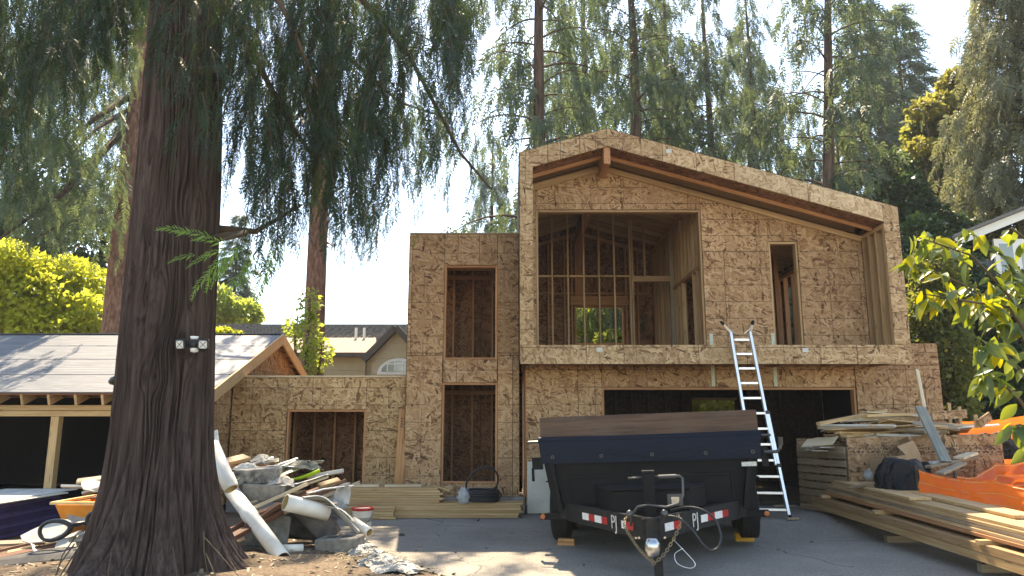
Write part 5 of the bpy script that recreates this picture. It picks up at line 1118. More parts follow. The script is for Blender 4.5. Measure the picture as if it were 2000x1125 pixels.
# ------------------------------------------------------------------ hose coil
cc = P(938, 968, 12.62); cc.z = z_ + .245
K = thing('hose_coil', 'black coiled pipe with clear wrap lying on the lumber stack', 'hose', cc)
for k in range(6):
    r_ = .31 + .012 * math.sin(k * 2.1); m = MB(); m.tube([cc + Vector((r_ * math.cos(a), r_ * .75 * math.sin(a), .022 + k * .031 + .006 * math.sin(a * 2 + k))) for a in np.linspace(0, 2 * math.pi, 41)], .0165, 8, False); m.build('coil_turn', 'black_hose', K, True)
pts = [cc + Vector(q) for q in ((-.22, -.12, .18), (-.22, -.16, .30), (-.12, -.18, .46), (.04, -.18, .55), (.20, -.16, .53), (.29, -.12, .42), (.28, -.10, .28), (.20, -.12, .19), (.08, -.2, .17))]
MB().tube(smooth_path(pts), .0165, 8).build('standing_loop', 'black_hose', K, True)
def crumple(name, c, sx, sy, sz_, mat, parent=None, seed=0, n=26, amp=.45, freq=2.4, world=True):
    """wrinkled closed bag or rag shape"""
    th = np.linspace(0, 2 * math.pi, n, endpoint=False); ph = np.linspace(.05, math.pi - .05, n // 2); Tt, Pp_ = np.meshgrid(th, ph)
    x, y, z = np.sin(Pp_) * np.cos(Tt), np.sin(Pp_) * np.sin(Tt), np.cos(Pp_)
    nz1 = np.abs(vnoise(x * freq + seed, y * freq + seed, z * freq + seed) * 2 - 1); nz2 = vnoise(x * freq * 3 + seed, y * freq * 3, z * freq * 3)
    r_ = 1 - amp * .5 + amp * nz1 + amp * .35 * nz2; zz = np.maximum(z * r_, -.62)
    V = np.stack([c[0] + x * r_ * sx, c[1] + y * r_ * sy, c[2] + zz * sz_ + .62 * sz_], 2).reshape(-1, 3)
    k = len(ph); i_ = np.arange((k - 1) * n).reshape(k - 1, n); j_ = np.roll(i_, -1, 1)
    F = np.stack([i_, i_ + n, j_ + n, j_], 2).reshape(-1, 4); return np_obj(name, V, F, mat, parent, False, world)
crumple('clear_wrap', (cc.x - .25, cc.y - .12, cc.z - .02), .12, .14, .16, 'wrap', K, 3)
# leaning stamped board and other leaning pieces
q0, q1 = P(778, 952, 13.16), P(789, 800, 13.32); lb = plank('leaning_board', q0, q1, .16, .037, 'block_wood', 'stamped board leaning on the wing wall beside the stair tower', 'board', None, up=(0, -1, .1))
Mx = frame(q0, q1, (0, -1, .1)); L_ = (q1 - q0).length
text_mesh('PMT', .10, 'black_plastic', 'stamp', Matrix.Translation((L_ * .33, 0, .0205)), lb, ext=.0005)
plank('leaning_board', P(424, 885, 11.6), P(419, 842, 11.8), .10, .03, 'white_paint_wood', 'short pale board leaning against the garage wall just right of the cedar', 'board', None, up=(0, -1, .1))
# ------------------------------------------------------------------ lights on the trunk
FL = thing('floodlight', 'black twin head floodlight strapped to the cedar trunk', 'floodlight', P(382, 673, 7.22)); c = P(382, 673, 7.22)
MB().lathe([(.001, -.05), (.05, -.04), (.055, 0), (.05, .04), (.001, .05)], 16, Matrix.Translation(c + Vector((0, -.02, .0)))).build('housing', 'black_plastic', FL, True)
MB().lathe([(.001, -.038), (.035, -.028), (.04, 0), (.035, .02)], 14, Matrix.Translation(c + Vector((.005, -.03, -.045)))).build('sensor', 'white_plastic', FL, True)
MB().lathe([(.0, .0), (.03, .0), (.04, .03), (.0, .035)], 14, Matrix.Translation(c + Vector((.0, -.04, .045)))).build('dome', 'white_plastic', FL, True)
for dx, rz in ((-.10, -12), (.11, 14)):
    Mh = Matrix.Translation(c + Vector((dx, -.08, -.005))) @ Matrix.Rotation(R(rz), 4, 'Z') @ Matrix.Rotation(R(12), 4, 'X')
    hd = MB().box(-.05, .05, -.03, .03, -.05, .05, Mh).build('lamp_head', 'black_plastic', FL, bevel=.008); MB().box(-.037, .037, -.034, -.0305, -.037, .037, Mh).build('lens', 'lens', hd)
    for a in (45, -45): MB().beam(Mh @ Vector((-.036, -.036, -.036 if a > 0 else .036)), Mh @ Vector((.036, -.036, .036 if a > 0 else -.036)), .004, .006, (0, 1, 0)).build('grille_bar', 'steel_dark', hd)
    MB().tube([c + Vector((dx * .3, -.03, 0)), c + Vector((dx, -.05, 0))], .014, 8).build('arm', 'black_plastic', FL)
MB().box(c.x - .05, c.x + .05, c.y - .01, c.y + .18, c.z - .05, c.z + .05).build('mount', 'black_plastic', FL)
c = P(224, 743, 7.6); CM = thing('security_camera', 'small black camera on the left side of the cedar trunk', 'camera', c)
MB().lathe([(.001, -.06), (.03, -.055), (.045, -.02), (.045, .045), (.035, .06), (.001, .06)], 14, Matrix.Translation(c) @ Matrix.Rotation(R(75), 4, 'Y') @ Matrix.Rotation(R(20), 4, 'X')).build('body', 'black_plastic', CM, True)
MB().tube([c + Vector((.02, .0, 0)), c + Vector((.14, .03, -.02))], .02, 8).build('bracket', 'black_plastic', CM)
# ------------------------------------------------------------------ debris heap beside the cedar
rd = random.Random(3)
def wp(px, py, Y): return P(px, py, Y)
def rockmesh(name, c, sx, sy, sz_, mat, seed, rz=0, cuts=14):
    """angular lump: a convex hull of scattered points"""
    r_ = np.random.default_rng(seed); bm = bmesh.new(); Rz = Matrix.Rotation(rz, 3, 'Z')
    for _ in range(cuts):
        d = r_.normal(0, 1, 3); d /= np.abs(d).max() * r_.uniform(.85, 1.1); v = Rz @ Vector((d[0] * sx, d[1] * sy, d[2] * sz_)); bm.verts.new((c[0] + v.x, c[1] + v.y, c[2] + v.z + sz_))
    bmesh.ops.convex_hull(bm, input=bm.verts); bmesh.ops.delete(bm, geom=[v for v in bm.verts if not v.link_faces], context='VERTS')
    bmesh.ops.bevel(bm, geom=bm.edges[:], offset=min(sx, sz_) * .06, segments=1, affect='EDGES')
    me = bpy.data.meshes.new(name); bm.to_mesh(me); bm.free(); me.materials.append(M_[mat]); return _link(name, me, None)
def slab(name, c, size, mat, rot, label, cat, bevel=.012, group=None):
    o = MB().box(-size[0] / 2, size[0] / 2, -size[1] / 2, size[1] / 2, -size[2] / 2, size[2] / 2).build(name, mat, None, bevel=bevel); o.location = c; o.rotation_euler = rot; return tag(o, label, cat, group)
# masonry
slab('concrete_block', wp(505, 929, 9.75), (.56, .28, .185), 'block_tar', (R(2), R(-3), R(8)), 'tar blackened concrete block on top of the debris heap', 'block')
slab('concrete_block', wp(522, 962, 9.65), (.54, .30, .20), 'block_concrete', (R(-3), R(2), R(-6)), 'pale worn concrete block under the tar blackened one', 'block')
slab('concrete_block', wp(462, 950, 9.9), (.2, .3, .3), 'block_concrete', (0, R(8), R(20)), 'small upright concrete lump left of the stacked blocks', 'block')
tag(rockmesh('broken_concrete', (-3.0, 9.55, .06), .27, .2, .2, 'block_concrete', 4), 'large broken concrete lump behind the long white pipe', 'rubble')
tag(rockmesh('broken_concrete', (-2.45, 9.6, .04), .26, .2, .22, 'rock', 6, .5), 'dark broken concrete lump in the middle of the heap', 'rubble')
tag(rockmesh('broken_concrete', (-2.75, 10.0, .1), .28, .2, .24, 'rock', 8, .2), 'dark lump at the back beneath the red boards', 'rubble')
cb = thing('cinder_block', 'hollow grey concrete block at the right foot of the debris heap', 'block', (-2.02, 9.12, gz(-2, 9.1)), rot=(R(3), R(-4), R(-14)))
MB().box(-.26, .26, -.14, .14, .0, .19).build('body', 'block_concrete', cb, bevel=.014, world=False)
for dx in (-.10, .11): MB().box(dx - .075, dx + .075, -.06, .05, .1905, .194).build('hollow', 'stone_dark', cb, world=False)  # dark plates on the solid block stand for its shaded hollows
# pipes
def pipe(name, a, b, r_, label, mat='pvc', bell=None):
    t = thing(name, label, 'pipe', a); a, b = Vector(a), Vector(b); L = (b - a).length; M = Matrix.Translation(a) @ (b - a).to_track_quat('Z', 'Y').to_matrix().to_4x4()
    prof = [(r_ - .008, .0), (r_, .0), (r_, L * .55), (r_, L), (r_ - .008, L)]
    if bell: prof = [(r_ - .008, 0), (r_, 0), (r_, L * bell), (r_ * 1.09, L * bell + .02), (r_ * 1.09, L * bell + .14), (r_, L * bell + .17), (r_, L), (r_ - .008, L)]
    MB().lathe(prof, 28, M, False).build('wall', mat, t, True); MB().lathe([(r_ - .0085, .002), (r_ - .0085, L - .002)], 28, M, False).build('bore', 'pvc_inside', t, True)
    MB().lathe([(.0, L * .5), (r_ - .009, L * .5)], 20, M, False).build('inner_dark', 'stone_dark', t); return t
pipe('drain_pipe', wp(452, 958, 9.55), wp(552, 1092, 8.55), .086, 'long white drain pipe sloping to the ground in front of the heap', bell=.33)
pipe('drain_pipe', wp(414, 868, 9.15), wp(452, 955, 8.95), .083, 'shorter white pipe leaning on the cedar trunk', bell=.7)
pipe('drain_pipe', wp(640, 1002, 9.35), wp(557, 981, 9.05), .095, 'cream pipe pointing at the camera from the middle of the heap')
pipe('drain_pipe', (-2.42, 8.95, gz(-2.4, 9) + .06), (-2.62, 8.85, gz(-2.6, 8.9) + .055), .05, 'short broken grey pipe end on the ground between the rubble')
pipe('drain_pipe', wp(690, 1018, 9.7), wp(722, 1040, 9.5), .055, 'thin white pipe end poking from the right of the heap')
# boards thrown on the heap: pixel ends, depths, width, thickness, material, label
HB = [((422, 1048, 8.9), (520, 1000, 9.5), .14, .05, 'old_red', 'dark red board jutting out at the lower left of the heap'),
 ((438, 1058, 8.75), (560, 992, 9.4), .13, .05, 'old_red', 'red board just below the longest white pipe'),
 ((478, 1000, 9.3), (600, 945, 9.6), .15, .04, 'wood_pale', 'pale board with red underside across the heap'),
 ((500, 1006, 9.15), (622, 955, 9.7), .10, .05, 'old_red', 'thin red batten crossing the heap below the pale board'),
 ((476, 985, 9.5), (640, 930, 9.9), .12, .03, 'wood_pale', 'pale board pointing up right from the blocks'),
 ((560, 1000, 9.2), (698, 944, 10.1), .13, .04, 'pine_grey', 'greyish plank sticking out right above the bucket'),
 ((590, 985, 9.5), (672, 940, 10.2), .10, .05, 'old_red', 'short red batten above the cream pipe'),
 ((430, 905, 10.2), (482, 893, 10.6), .16, .05, 'pine', 'orange new offcut at the top left of the heap'),
 ((432, 915, 10.1), (520, 912, 10.5), .15, .05, 'fir_red', 'orange brown board lying behind the blackened block'),
 ((600, 932, 10.1), (670, 920, 10.3), .11, .05, 'white_paint_wood', 'white channel piece at the top right of the heap'),
 ((622, 950, 9.9), (662, 938, 10.1), .09, .05, 'pine', 'small yellow offcut at the right top of the heap'),
 ((520, 925, 10.0), (575, 900, 10.3), .11, .02, 'white_paint_wood', 'white strip above the blackened block'),
 ((480, 1030, 9.0), (545, 985, 9.3), .07, .05, 'old_red', 'broken dark red stick above the rubble'),
 ((566, 965, 9.6), (655, 985, 9.3), .12, .02, 'pine_grey', 'grey slat crossing in front of the olive cloth')]
for a, b, w_, t_, mt, lab in HB: plank('scrap_board', wp(*a), wp(*b), w_, t_, mt, lab, 'board', 'boards in the debris heap', roll=rd.uniform(-.4, .4))
# bent vinyl siding, trims and rags
def sheet(name, pts, width, mat, label, cat='siding', n=10, curl=.03, seed=0, th=.004, wave=.01):
    """bent strip: a centre line swept with a curled cross section, with thickness"""
    q = smooth_path(pts, n); k = len(q); m = 7; V = []
    for i_ in range(k):
        d = (q[min(i_ + 1, k - 1)] - q[max(0, i_ - 1)]).normalized(); s_ = d.cross(Vector((0, .35, 1))).normalized(); u_ = s_.cross(d)
        for j_ in range(m):
            f = (j_ / (m - 1) - .5); V.append(q[i_] + s_ * width * f + u_ * (curl * (1 - 4 * f * f) + wave * (float(vnoise(i_ * .6, j_ * .9, seed)) - .5)))
    F = [(i_ * m + j_, i_ * m + j_ + 1, (i_ + 1) * m + j_ + 1, (i_ + 1) * m + j_) for i_ in range(k - 1) for j_ in range(m - 1)]
    o = MB().add(V, F).build(name, mat, None, True); md = o.modifiers.new('solid', 'SOLIDIFY'); md.thickness = th; return tag(o, label, cat)
sheet('siding_strip', [wp(590, 975, 9.2), wp(630, 975, 9.3), wp(665, 1005, 9.3), wp(700, 1042, 9.3)], .20, 'vinyl', 'grey bent siding strip curving down the right of the heap', seed=1)
sheet('siding_strip', [wp(520, 945, 9.7), wp(560, 925, 9.9), wp(590, 903, 10.2)], .22, 'vinyl_yellow', 'cream siding strip on top of the heap', seed=2)
sheet('siding_strip', [wp(455, 928, 9.9), wp(490, 910, 10.1), wp(530, 896, 10.3)], .20, 'vinyl', 'pale siding strip at the top left of the heap', seed=3)
sheet('siding_strip', [wp(480, 935, 10.0), wp(530, 915, 10.2), wp(580, 898, 10.4)], .16, 'vinyl', 'second pale siding strip behind the blackened block', seed=4)
sheet('siding_strip', [wp(663, 985, 9.6), wp(668, 960, 9.7), wp(672, 945, 9.75)], .24, 'paper_grey', 'upright grey board scrap at the right of the heap', seed=5, curl=.01)
sheet('lime_strip', [wp(548, 942, 9.85), wp(585, 935, 9.9), wp(625, 920, 9.95)], .09, 'lime_plastic', 'bright lime green plastic scrap on the heap', 'plastic scrap', seed=6)
for k, (a, b, c_, w_, mt, lab) in enumerate((((470, 918, 9.95), (500, 905, 10.1), (545, 898, 10.2), .13, 'vinyl', 'narrow white siding strip across the top of the heap'), ((500, 915, 9.9), (540, 912, 9.95), (585, 915, 10.0), .12, 'white_plastic', 'white trim strip lying level above the blackened block'), ((455, 940, 9.6), (470, 930, 9.7), (492, 918, 9.9), .16, 'vinyl_yellow', 'cream siding scrap left of the blackened block'), ((545, 950, 9.5), (585, 945, 9.7), (640, 928, 9.9), .12, 'vinyl', 'pale siding strip right of the pale concrete block'), ((560, 918, 10.0), (600, 905, 10.2), (632, 902, 10.3), .14, 'paper_grey', 'grey siding strip behind the olive cloth'), ((640, 990, 9.3), (668, 998, 9.25), (692, 1020, 9.2), .1, 'vinyl', 'short pale strip in front of the plastic bag'), ((600, 965, 9.45), (640, 955, 9.6), (690, 950, 9.8), .09, 'white_plastic', 'thin white trim pointing right above the cream pipe'))):
    sheet('siding_strip', [wp(*a), wp(*b), wp(*c_)], w_, mt, lab, seed=30 + k, curl=.015)
def rag(c, sx, sy, sz_, mat, label, cat, seed, n=34):
    """crumpled sheet lying over whatever is below: folded, with a ragged outline"""
    u = np.linspace(-1, 1, n); U, W = np.meshgrid(u, u); rr = np.sqrt(U * U + W * W); ang = np.arctan2(W, U)
    edge = .75 + .5 * vnoise(np.cos(ang) * 1.7 + seed, np.sin(ang) * 1.7 + seed, 1.0)
    fold = np.abs(vnoise(U * 2.2 + seed * 3.1, W * 2.2, seed) - .5) * 2; f2 = np.abs(vnoise(U * 5.5 + seed, W * 5.5 + seed * 1.7, seed + 5) - .5) * 2
    z = sz_ * (1.1 * np.clip(1 - rr ** 2 * .75, 0, 1) * (.55 + .45 * fold) + .8 * (1 - fold) * .5 + .35 * (1 - f2))
    jx, jy = (vnoise(U * 3, W * 3, seed + 9) - .5) * .35, (vnoise(U * 3 + 8, W * 3, seed + 2) - .5) * .35
    V = np.stack([c[0] + (U * edge + jx) * sx, c[1] + (W * edge + jy) * sy, c[2] + z * np.clip(1.25 - rr * .55, .1, 1)], 2).reshape(-1, 3)
    k = np.arange((n - 1) * n).reshape(n - 1, n)[:, :-1].ravel(); F = np.stack([k, k + 1, k + n + 1, k + n], 1)
    o = np_obj(cat.replace(' ', '_'), V, F, mat, None, True); md = o.modifiers.new('solid', 'SOLIDIFY'); md.thickness = .003; return tag(o, label, cat)
rag(wp(592, 922, 10.1), .20, .2, .12, 'glove_olive', 'crumpled olive grey cloth on top of the heap', 'cloth', 1)
rag(wp(550, 950, 9.7), .16, .16, .10, 'paper_grey', 'crumpled grey paper between the blocks and the pale board', 'paper', 2)
rag(wp(645, 1000, 9.6), .20, .18, .12, 'plastic_sheet', 'white crumpled plastic bag at the right of the heap', 'plastic bag', 5)
rag(wp(512, 907, 10.2), .14, .15, .10, 'paper_grey', 'grey crumpled paper behind the blackened block', 'paper', 7)
rag(wp(480, 920, 10.0), .14, .12, .08, 'drywall', 'white plaster crumb at the top left of the heap', 'plaster', 9)
for k, (px, py, Y, s_) in enumerate(((690, 1055, 9.35, .16), (715, 1075, 9.1, .17), (740, 1095, 8.8, .2), (775, 1108, 8.5, .2))):
    c = G(px, py + 12); rag(c, s_ * 1.2, s_, .10, 'plastic_sheet', ['dirty clear plastic beside the cinder block', 'dirty clear plastic trailing right of the cinder block', 'crumpled clear plastic at the edge of the drive', 'crumpled clear plastic nearest the camera, at the bottom edge'][k], 'plastic sheet', 20 + k, 46)
# straw and roots on the dirt at the edge of the drive
V, F = [], []; r_ = np.random.default_rng(9); m = MB()
for k in range(420):
    x, y = r_.uniform(-2.0, -.75), r_.uniform(8.2, 9.7)
    if x > drive_left(y) + .22: continue
    z = ground_z(x, y) + r_.uniform(.005, .05); a = r_.uniform(0, 6.28); L = r_.uniform(.05, .2); m.tube([(x, y, z), (x + math.cos(a) * L * .5, y + math.sin(a) * L * .5, z + r_.uniform(0, .03)), (x + math.cos(a) * L, y + math.sin(a) * L, z)], .003, 3, False)
tag(m.build('straw', 'root_pale', None), 'loose straw and root fibres at the edge of the drive', 'straw', kind='stuff')
m = MB()
for k in range(900):      # wood chips and litter under the cedar
    x, y = r_.uniform(-6.5, -.6), r_.uniform(7.0, 11.5)
    if x > drive_left(y) + (.15 if r_.random() < .92 else .9): continue
    z = (ground_z(x, y) if x < drive_left(y) else gz(x, y) + .004) + .006; a = r_.uniform(0, 3.14); L = r_.uniform(.01, .045); Mx = Matrix.Translation((x, y, z)) @ Matrix.Rotation(a, 4, 'Z') @ Matrix.Rotation(r_.uniform(-.5, .5), 4, 'Y')
    m.box(-L, L, -L * .4, L * .4, -.004, .004, Mx)
tag(m.build('wood_chips', 'pine_grey', None), 'wood chips and litter scattered on the dirt', 'wood chips', kind='stuff')
c = G(707, 1036); bk = thing('bucket', 'white plastic bucket with a red rim beside the heap', 'bucket', c)
Mx = Matrix.Translation(c); MB().lathe([(.115, .0), (.125, .02), (.150, .27), (.152, .31)], 28, Mx).build('body', 'bucket_white', bk, True); MB().lathe([(.153, .285), (.163, .288), (.163, .325), (.150, .327), (.145, .31)], 28, Mx, False).build('rim', 'red_band', bk, True)
MB().tube([c + Vector((.158 * math.cos(a), -.10 * math.sin(a) - .06, .26 - .16 * math.sin(a))) for a in np.linspace(0, math.pi, 13)], .004, 5).build('handle', 'steel_dark', bk); MB().lathe([(.1415, .13), (.146, .19)], 28, Mx, False).build('label_band', 'paper_grey', bk, True)
# ------------------------------------------------------------------ left of the cedar
zl = .03
for r_i in range(10):
    for d in range(3):
        j = rd.uniform(-.05, .06); plank('deck_board', (-6.72 - d * .145, 7.6, zl + .02 + r_i * .046), (-6.93 - d * .145 + rd.uniform(-.012, .012), 11.62 + j, zl + .02 + r_i * .046), .14, .042, 'purple_board' if r_i % 3 else 'purple_board_edge', 'dark purple deck board before the garage, %s layer from below, %s row' % (ORD[r_i], ROW[d]), 'board', 'purple deck boards before the garage')
plank('pale_sheet', (-7.25, 7.6, zl + .49), (-7.25, 11.5, zl + .49), 1.15, .018, 'sheet_pale', 'large pale sheet lying on the purple deck boards', 'sheet')
plank('pale_sheet', (-7.3, 9.6, zl + .51), (-7.32, 11.9, zl + .51), 1.1, .018, 'white_paint_wood', 'second white sheet on the purple stack, further back', 'sheet')
WB = thing('wheelbarrow', 'orange tub garden cart with black loop handles left of the cedar', 'wheelbarrow', (-5.0, 9.4, 0))
def tub(x0, x1, y0, y1, z0, z1, ins, mat, name, parent, t=.02):
    v = [(x0 + ins, y0 + ins, z0), (x1 - ins, y0 + ins, z0), (x1 - ins, y1 - ins, z0), (x0 + ins, y1 - ins, z0), (x0, y0, z1), (x1, y0, z1), (x1, y1, z1), (x0, y1, z1),
         (x0 + t, y0 + t, z1), (x1 - t, y0 + t, z1), (x1 - t, y1 - t, z1), (x0 + t, y1 - t, z1), (x0 + ins + t, y0 + ins + t, z0 + t), (x1 - ins - t, y0 + ins + t, z0 + t), (x1 - ins - t, y1 - ins - t, z0 + t), (x0 + ins + t, y1 - ins - t, z0 + t)]
    f = [(0, 3, 2, 1)] + [(i_, (i_ + 1) % 4, 4 + (i_ + 1) % 4, 4 + i_) for i_ in range(4)] + [(4 + i_, 4 + (i_ + 1) % 4, 8 + (i_ + 1) % 4, 8 + i_) for i_ in range(4)] + [(8 + i_, 8 + (i_ + 1) % 4, 12 + (i_ + 1) % 4, 12 + i_) for i_ in range(4)] + [(12, 13, 14, 15)]
    return MB().add(v, f).build(name, mat, parent, bevel=.006)
tub(-5.52, -4.35, 9.25, 10.1, .14, .58, .15, 'orange_plastic', 'tub', WB)
for (p, q) in (((-5.55, 9.22), (-4.32, 9.22)), ((-5.55, 10.13), (-4.32, 10.13)), ((-5.53, 9.24), (-5.53, 10.11)), ((-4.34, 9.24), (-4.34, 10.11))): MB().beam((*p, .605), (*q, .605), .05, .03).build('rim', 'orange_rim', WB)
MB().box(-5.3, -4.55, 9.42, 9.95, .03, .135).build('undertray', 'black_plastic', WB, bevel=.02)
def ploop(cx, cy, Y, rx, ry, rot, parent):
    pts = []
    for a in np.linspace(0, 2 * math.pi, 29):
        k = 1 - .22 * math.cos(a); x = rx * math.cos(a); y = ry * math.sin(a) * k; pts.append(wp(cx + x * math.cos(rot) - y * math.sin(rot), cy + x * math.sin(rot) + y * math.cos(rot), Y))
    return MB().tube(pts, [.022 + .012 * max(0, math.cos(a)) for a in np.linspace(0, 2 * math.pi, 29)], 9, False).build('loop_handle', 'black_plastic', parent, True)
ploop(108, 1035, 8.6, 31, 18, R(-14), WB); ploop(190, 1018, 8.75, 20, 18, R(-18), WB)
MB().tube([wp(139, 1026, 8.6), wp(175, 1020, 9.0), (-5.2, 9.4, .22)], .028, 8).build('handle_arm', 'black_plastic', WB, True); MB().tube([wp(207, 1012, 8.75), wp(222, 1008, 9.0), (-4.7, 9.4, .24)], .028, 8).build('handle_arm', 'black_plastic', WB, True)
q = wp(193, 1034, 8.75); MB().tube([q, (q.x, q.y, gz(q.x, q.y))], .016, 8).build('leg', 'steel_dark', WB); q = wp(120, 1056, 8.6); MB().tube([(-5.1, 9.35, .2), (-5.15, 9.3, .02)], .016, 8).build('leg', 'steel_dark', WB)
MB().lathe([(.05, -.04), (.16, -.045), (.18, -.03), (.18, .03), (.16, .045), (.05, .04)], 24, Matrix.Translation((-4.6, 9.8, .18)) @ Matrix.Rotation(R(90), 4, 'X')).build('wheel', 'rubber', WB, True)
LBRD = [((150, 940, 10.4), (230, 930, 10.6), .16, .03, 'wood_pale', 'pale board poking out left of the trunk, upper one'), ((120, 950, 10.2), (225, 952, 10.4), .10, .03, 'white_paint_wood', 'whitish slat below the pale upper board left of the trunk'),
 ((128, 978, 9.95), (225, 968, 10.1), .08, .025, 'old_red', 'thin red brown slat just above the orange tub'), ((160, 965, 10.2), (228, 945, 10.4), .18, .03, 'drywall', 'torn white board above the orange tub'),
 ((-10, 1092, 8.55), (112, 1066, 8.9), .14, .045, 'old_red', 'dark red board at the lower left corner'), ((-10, 1078, 8.9), (100, 1052, 9.2), .15, .03, 'old_red', 'brown broken board behind the lower left red board'),
 ((-12, 1062, 9.1), (90, 1058, 9.3), .12, .03, 'pine_grey', 'grey slat under the purple stack'), ((14, 1080, 8.7), (60, 1072, 8.8), .09, .02, 'pine', 'light splinter of wood at the lower left')]
for a, b, w_, t_, mt, lab in LBRD: plank('scrap_board', wp(*a), wp(*b), w_, t_, mt, lab, 'board', 'boards left of the cedar', roll=rd.uniform(-.3, .3))
def torn(name, px, py, Y, w_, h_, mat, rot, seed, label, cat='drywall'):
    r_ = np.random.default_rng(seed); n = 11; pts = [(math.cos(a) * w_ / 2 * r_.uniform(.75, 1.1), math.sin(a) * h_ / 2 * r_.uniform(.7, 1.1)) for a in np.linspace(0, 2 * math.pi, n, endpoint=False)]
    o = MB().prism(pts, 'z', -.008, .008).build(name, mat, None); o.location = wp(px, py, Y); o.rotation_euler = rot; return tag(o, label, cat)
torn('drywall_sheet', 95, 1038, 8.95, .62, .40, 'drywall', (R(32), R(-14), R(14)), 1, 'large torn white board behind the left loop handle')
torn('drywall_sheet', 150, 1060, 8.85, .55, .42, 'drywall', (R(30), R(10), R(-20)), 2, 'torn white board piece right of the left loop handle')
torn('drywall_sheet', 165, 1002, 9.35, .42, .34, 'paper_grey', (R(50), R(0), R(15)), 3, 'grey torn paper before the orange tub')
torn('drywall_sheet', 178, 1056, 8.8, .42, .26, 'paper_grey', (R(25), R(-14), R(-30)), 4, 'grey layered paper beside the cart leg')
torn('drywall_sheet', 195, 950, 10.3, .5, .3, 'drywall', (R(30), R(10), R(25)), 5, 'white torn board heaped above the tub, nearest the trunk')
for k in range(7):
    torn('paper_scrap', 145 + k * 9, 1044 + (k % 3) * 7, 8.78 + .02 * k, .22, .12, ['paper_grey', 'drywall', 'pine_grey'][k % 3], (R(20 + k * 9), R(-20 + k * 7), R(k * 37)), 30 + k, 'small torn paper scrap between the two loop handles', 'paper')['group'] = 'paper scraps under the cart'
sheet('white_strap', [wp(62, 1063, 8.7), wp(72, 1080, 8.65), wp(85, 1098, 8.5), wp(110, 1112, 8.35)], .05, 'strap_white', 'white strap trailing over the lower left boards', 'strap', seed=8, curl=.004, wave=.02)
tag(rockmesh('stone', (-5.15, 8.45, -.02), .62, .3, .10, 'stone_dark', 12, .2, 20), 'flat dark stone at the bottom left corner', 'stone')
slab('black_tray', wp(165, 1085, 8.9), (.7, .4, .16), 'black_plastic', (0, R(-4), R(10)), 'black plastic tray lying under the torn boards', 'tray', .02)
# ------------------------------------------------------------------ scrap bin at right
BIN = thing('scrap_bin', 'scrap bin made of a pallet and strand board sheets', 'bin', (6, 12, gz(6, 12)))
pa, pb = Vector((4.78, 12.55, 0)), Vector((5.06, 11.38, 0)); zg = gz(5.5, 12)
dv = (pb - pa).normalized(); nv = Vector((-abs(dv.y), -abs(dv.x) * .0 - .24, 0)).normalized()
for k in range(9):
    z = zg + .06 + k * .118 - (0.03 if k == 8 else 0); hgt = .092
    board('slat', pa + nv * .06 + Vector((0, 0, z)), pb + nv * .06 + Vector((0, 0, z + .01)), .018, hgt, 'pallet_wood', BIN)
for t in (.03, .36, .66, .97): q = pa.lerp(pb, t); board('pallet_stringer', q + Vector((0, 0, zg)), q + Vector((0, 0, zg + 1.03)), .04, .09, 'pallet_wood', BIN, up=(0, 1, 0))
MB().prism([(5.03, zg - .02), (7.35, zg - .02), (7.35, 1.40), (5.03, 1.33)], 'y', 11.34, 11.36).build('front_sheet', 'osb_bin', BIN); MB().box(4.78, 7.35, 12.66, 12.68, zg, 1.30).build('rear_sheet', 'osb_front', BIN)
MB().box(7.355, 7.375, 11.36, 12.68, zg, 1.35).build('side_sheet', 'osb_side', BIN)
scr = ['pine', 'wood_pale', 'pine_grey', 'pine_stud', 'white_paint_wood', 'fir_red', 'pine', 'wood_pale']
for k in range(78):
    x, y = rd.uniform(5.2, 7.1), rd.uniform(11.5, 12.5); top_ = 1.28 + .34 * (1 - abs(x - 6.2) / 1.3) * (.5 + .5 * (k / 78)); z = top_ * (.86 + .2 * k / 78) + rd.uniform(-.04, .06); a = rd.gauss(0, .35) if rd.random() < .75 else rd.uniform(-1.5, 1.5); L = rd.uniform(.3, 1.3); d = Vector((math.cos(a), math.sin(a), rd.uniform(-.10, .10))) * L / 2
    c = Vector((x, y, z)); p0, p1 = c - d, c + d
    if min(p0.y, p1.y) < 11.4 and z < 1.42: continue
    mt = rd.choice(scr); w_ = rd.choice((.04, .09, .14, .19)); cn = {'pine': 'yellow', 'wood_pale': 'pale', 'pine_grey': 'grey', 'pine_stud': 'tan', 'white_paint_wood': 'white', 'fir_red': 'reddish'}[mt]
    plank('scrap_board', p0, p1, w_, rd.choice((.019, .038)), mt, '%s %s %s offcut heaped in the scrap bin' % ('long' if L > .9 else 'mid length' if L > .55 else 'short', 'narrow' if w_ < .08 else 'wide' if w_ > .12 else 'medium', cn), 'board', 'offcuts in the scrap bin', roll=rd.uniform(-.4, .4))
for k in range(16):
    x = rd.uniform(4.9, 5.4); y = rd.uniform(11.5, 12.4); a = rd.uniform(-.6, .6); L = rd.uniform(.3, .7); c = Vector((x, y, rd.uniform(1.12, 1.24))); d = Vector((math.cos(a), math.sin(a), rd.uniform(-.2, .2))) * L / 2
    plank('scrap_board', c - d, c + d, rd.choice((.06, .10, .16)), .012, rd.choice(('white_paint_wood', 'pine_grey', 'wood_pale')), 'thin pale scrap above the pallet side of the bin', 'board', 'thin scraps over the pallet', roll=rd.uniform(-.5, .5))
plank('scrap_board', wp(1598, 828, 11.5), wp(1730, 802, 12.2), .08, .05, 'pine', 'longest pale stick lying across the left top of the scrap bin', 'board')
plank('scrap_board', wp(1690, 812, 11.6), wp(1779, 809, 11.7), .12, .04, 'pine', 'pale board lying level on the top of the bin heap', 'board'); plank('scrap_board', wp(1820, 812, 11.8), wp(1888, 808, 11.8), .03, .13, 'osb_front', 'strand board offcut standing at the right of the bin heap', 'board')
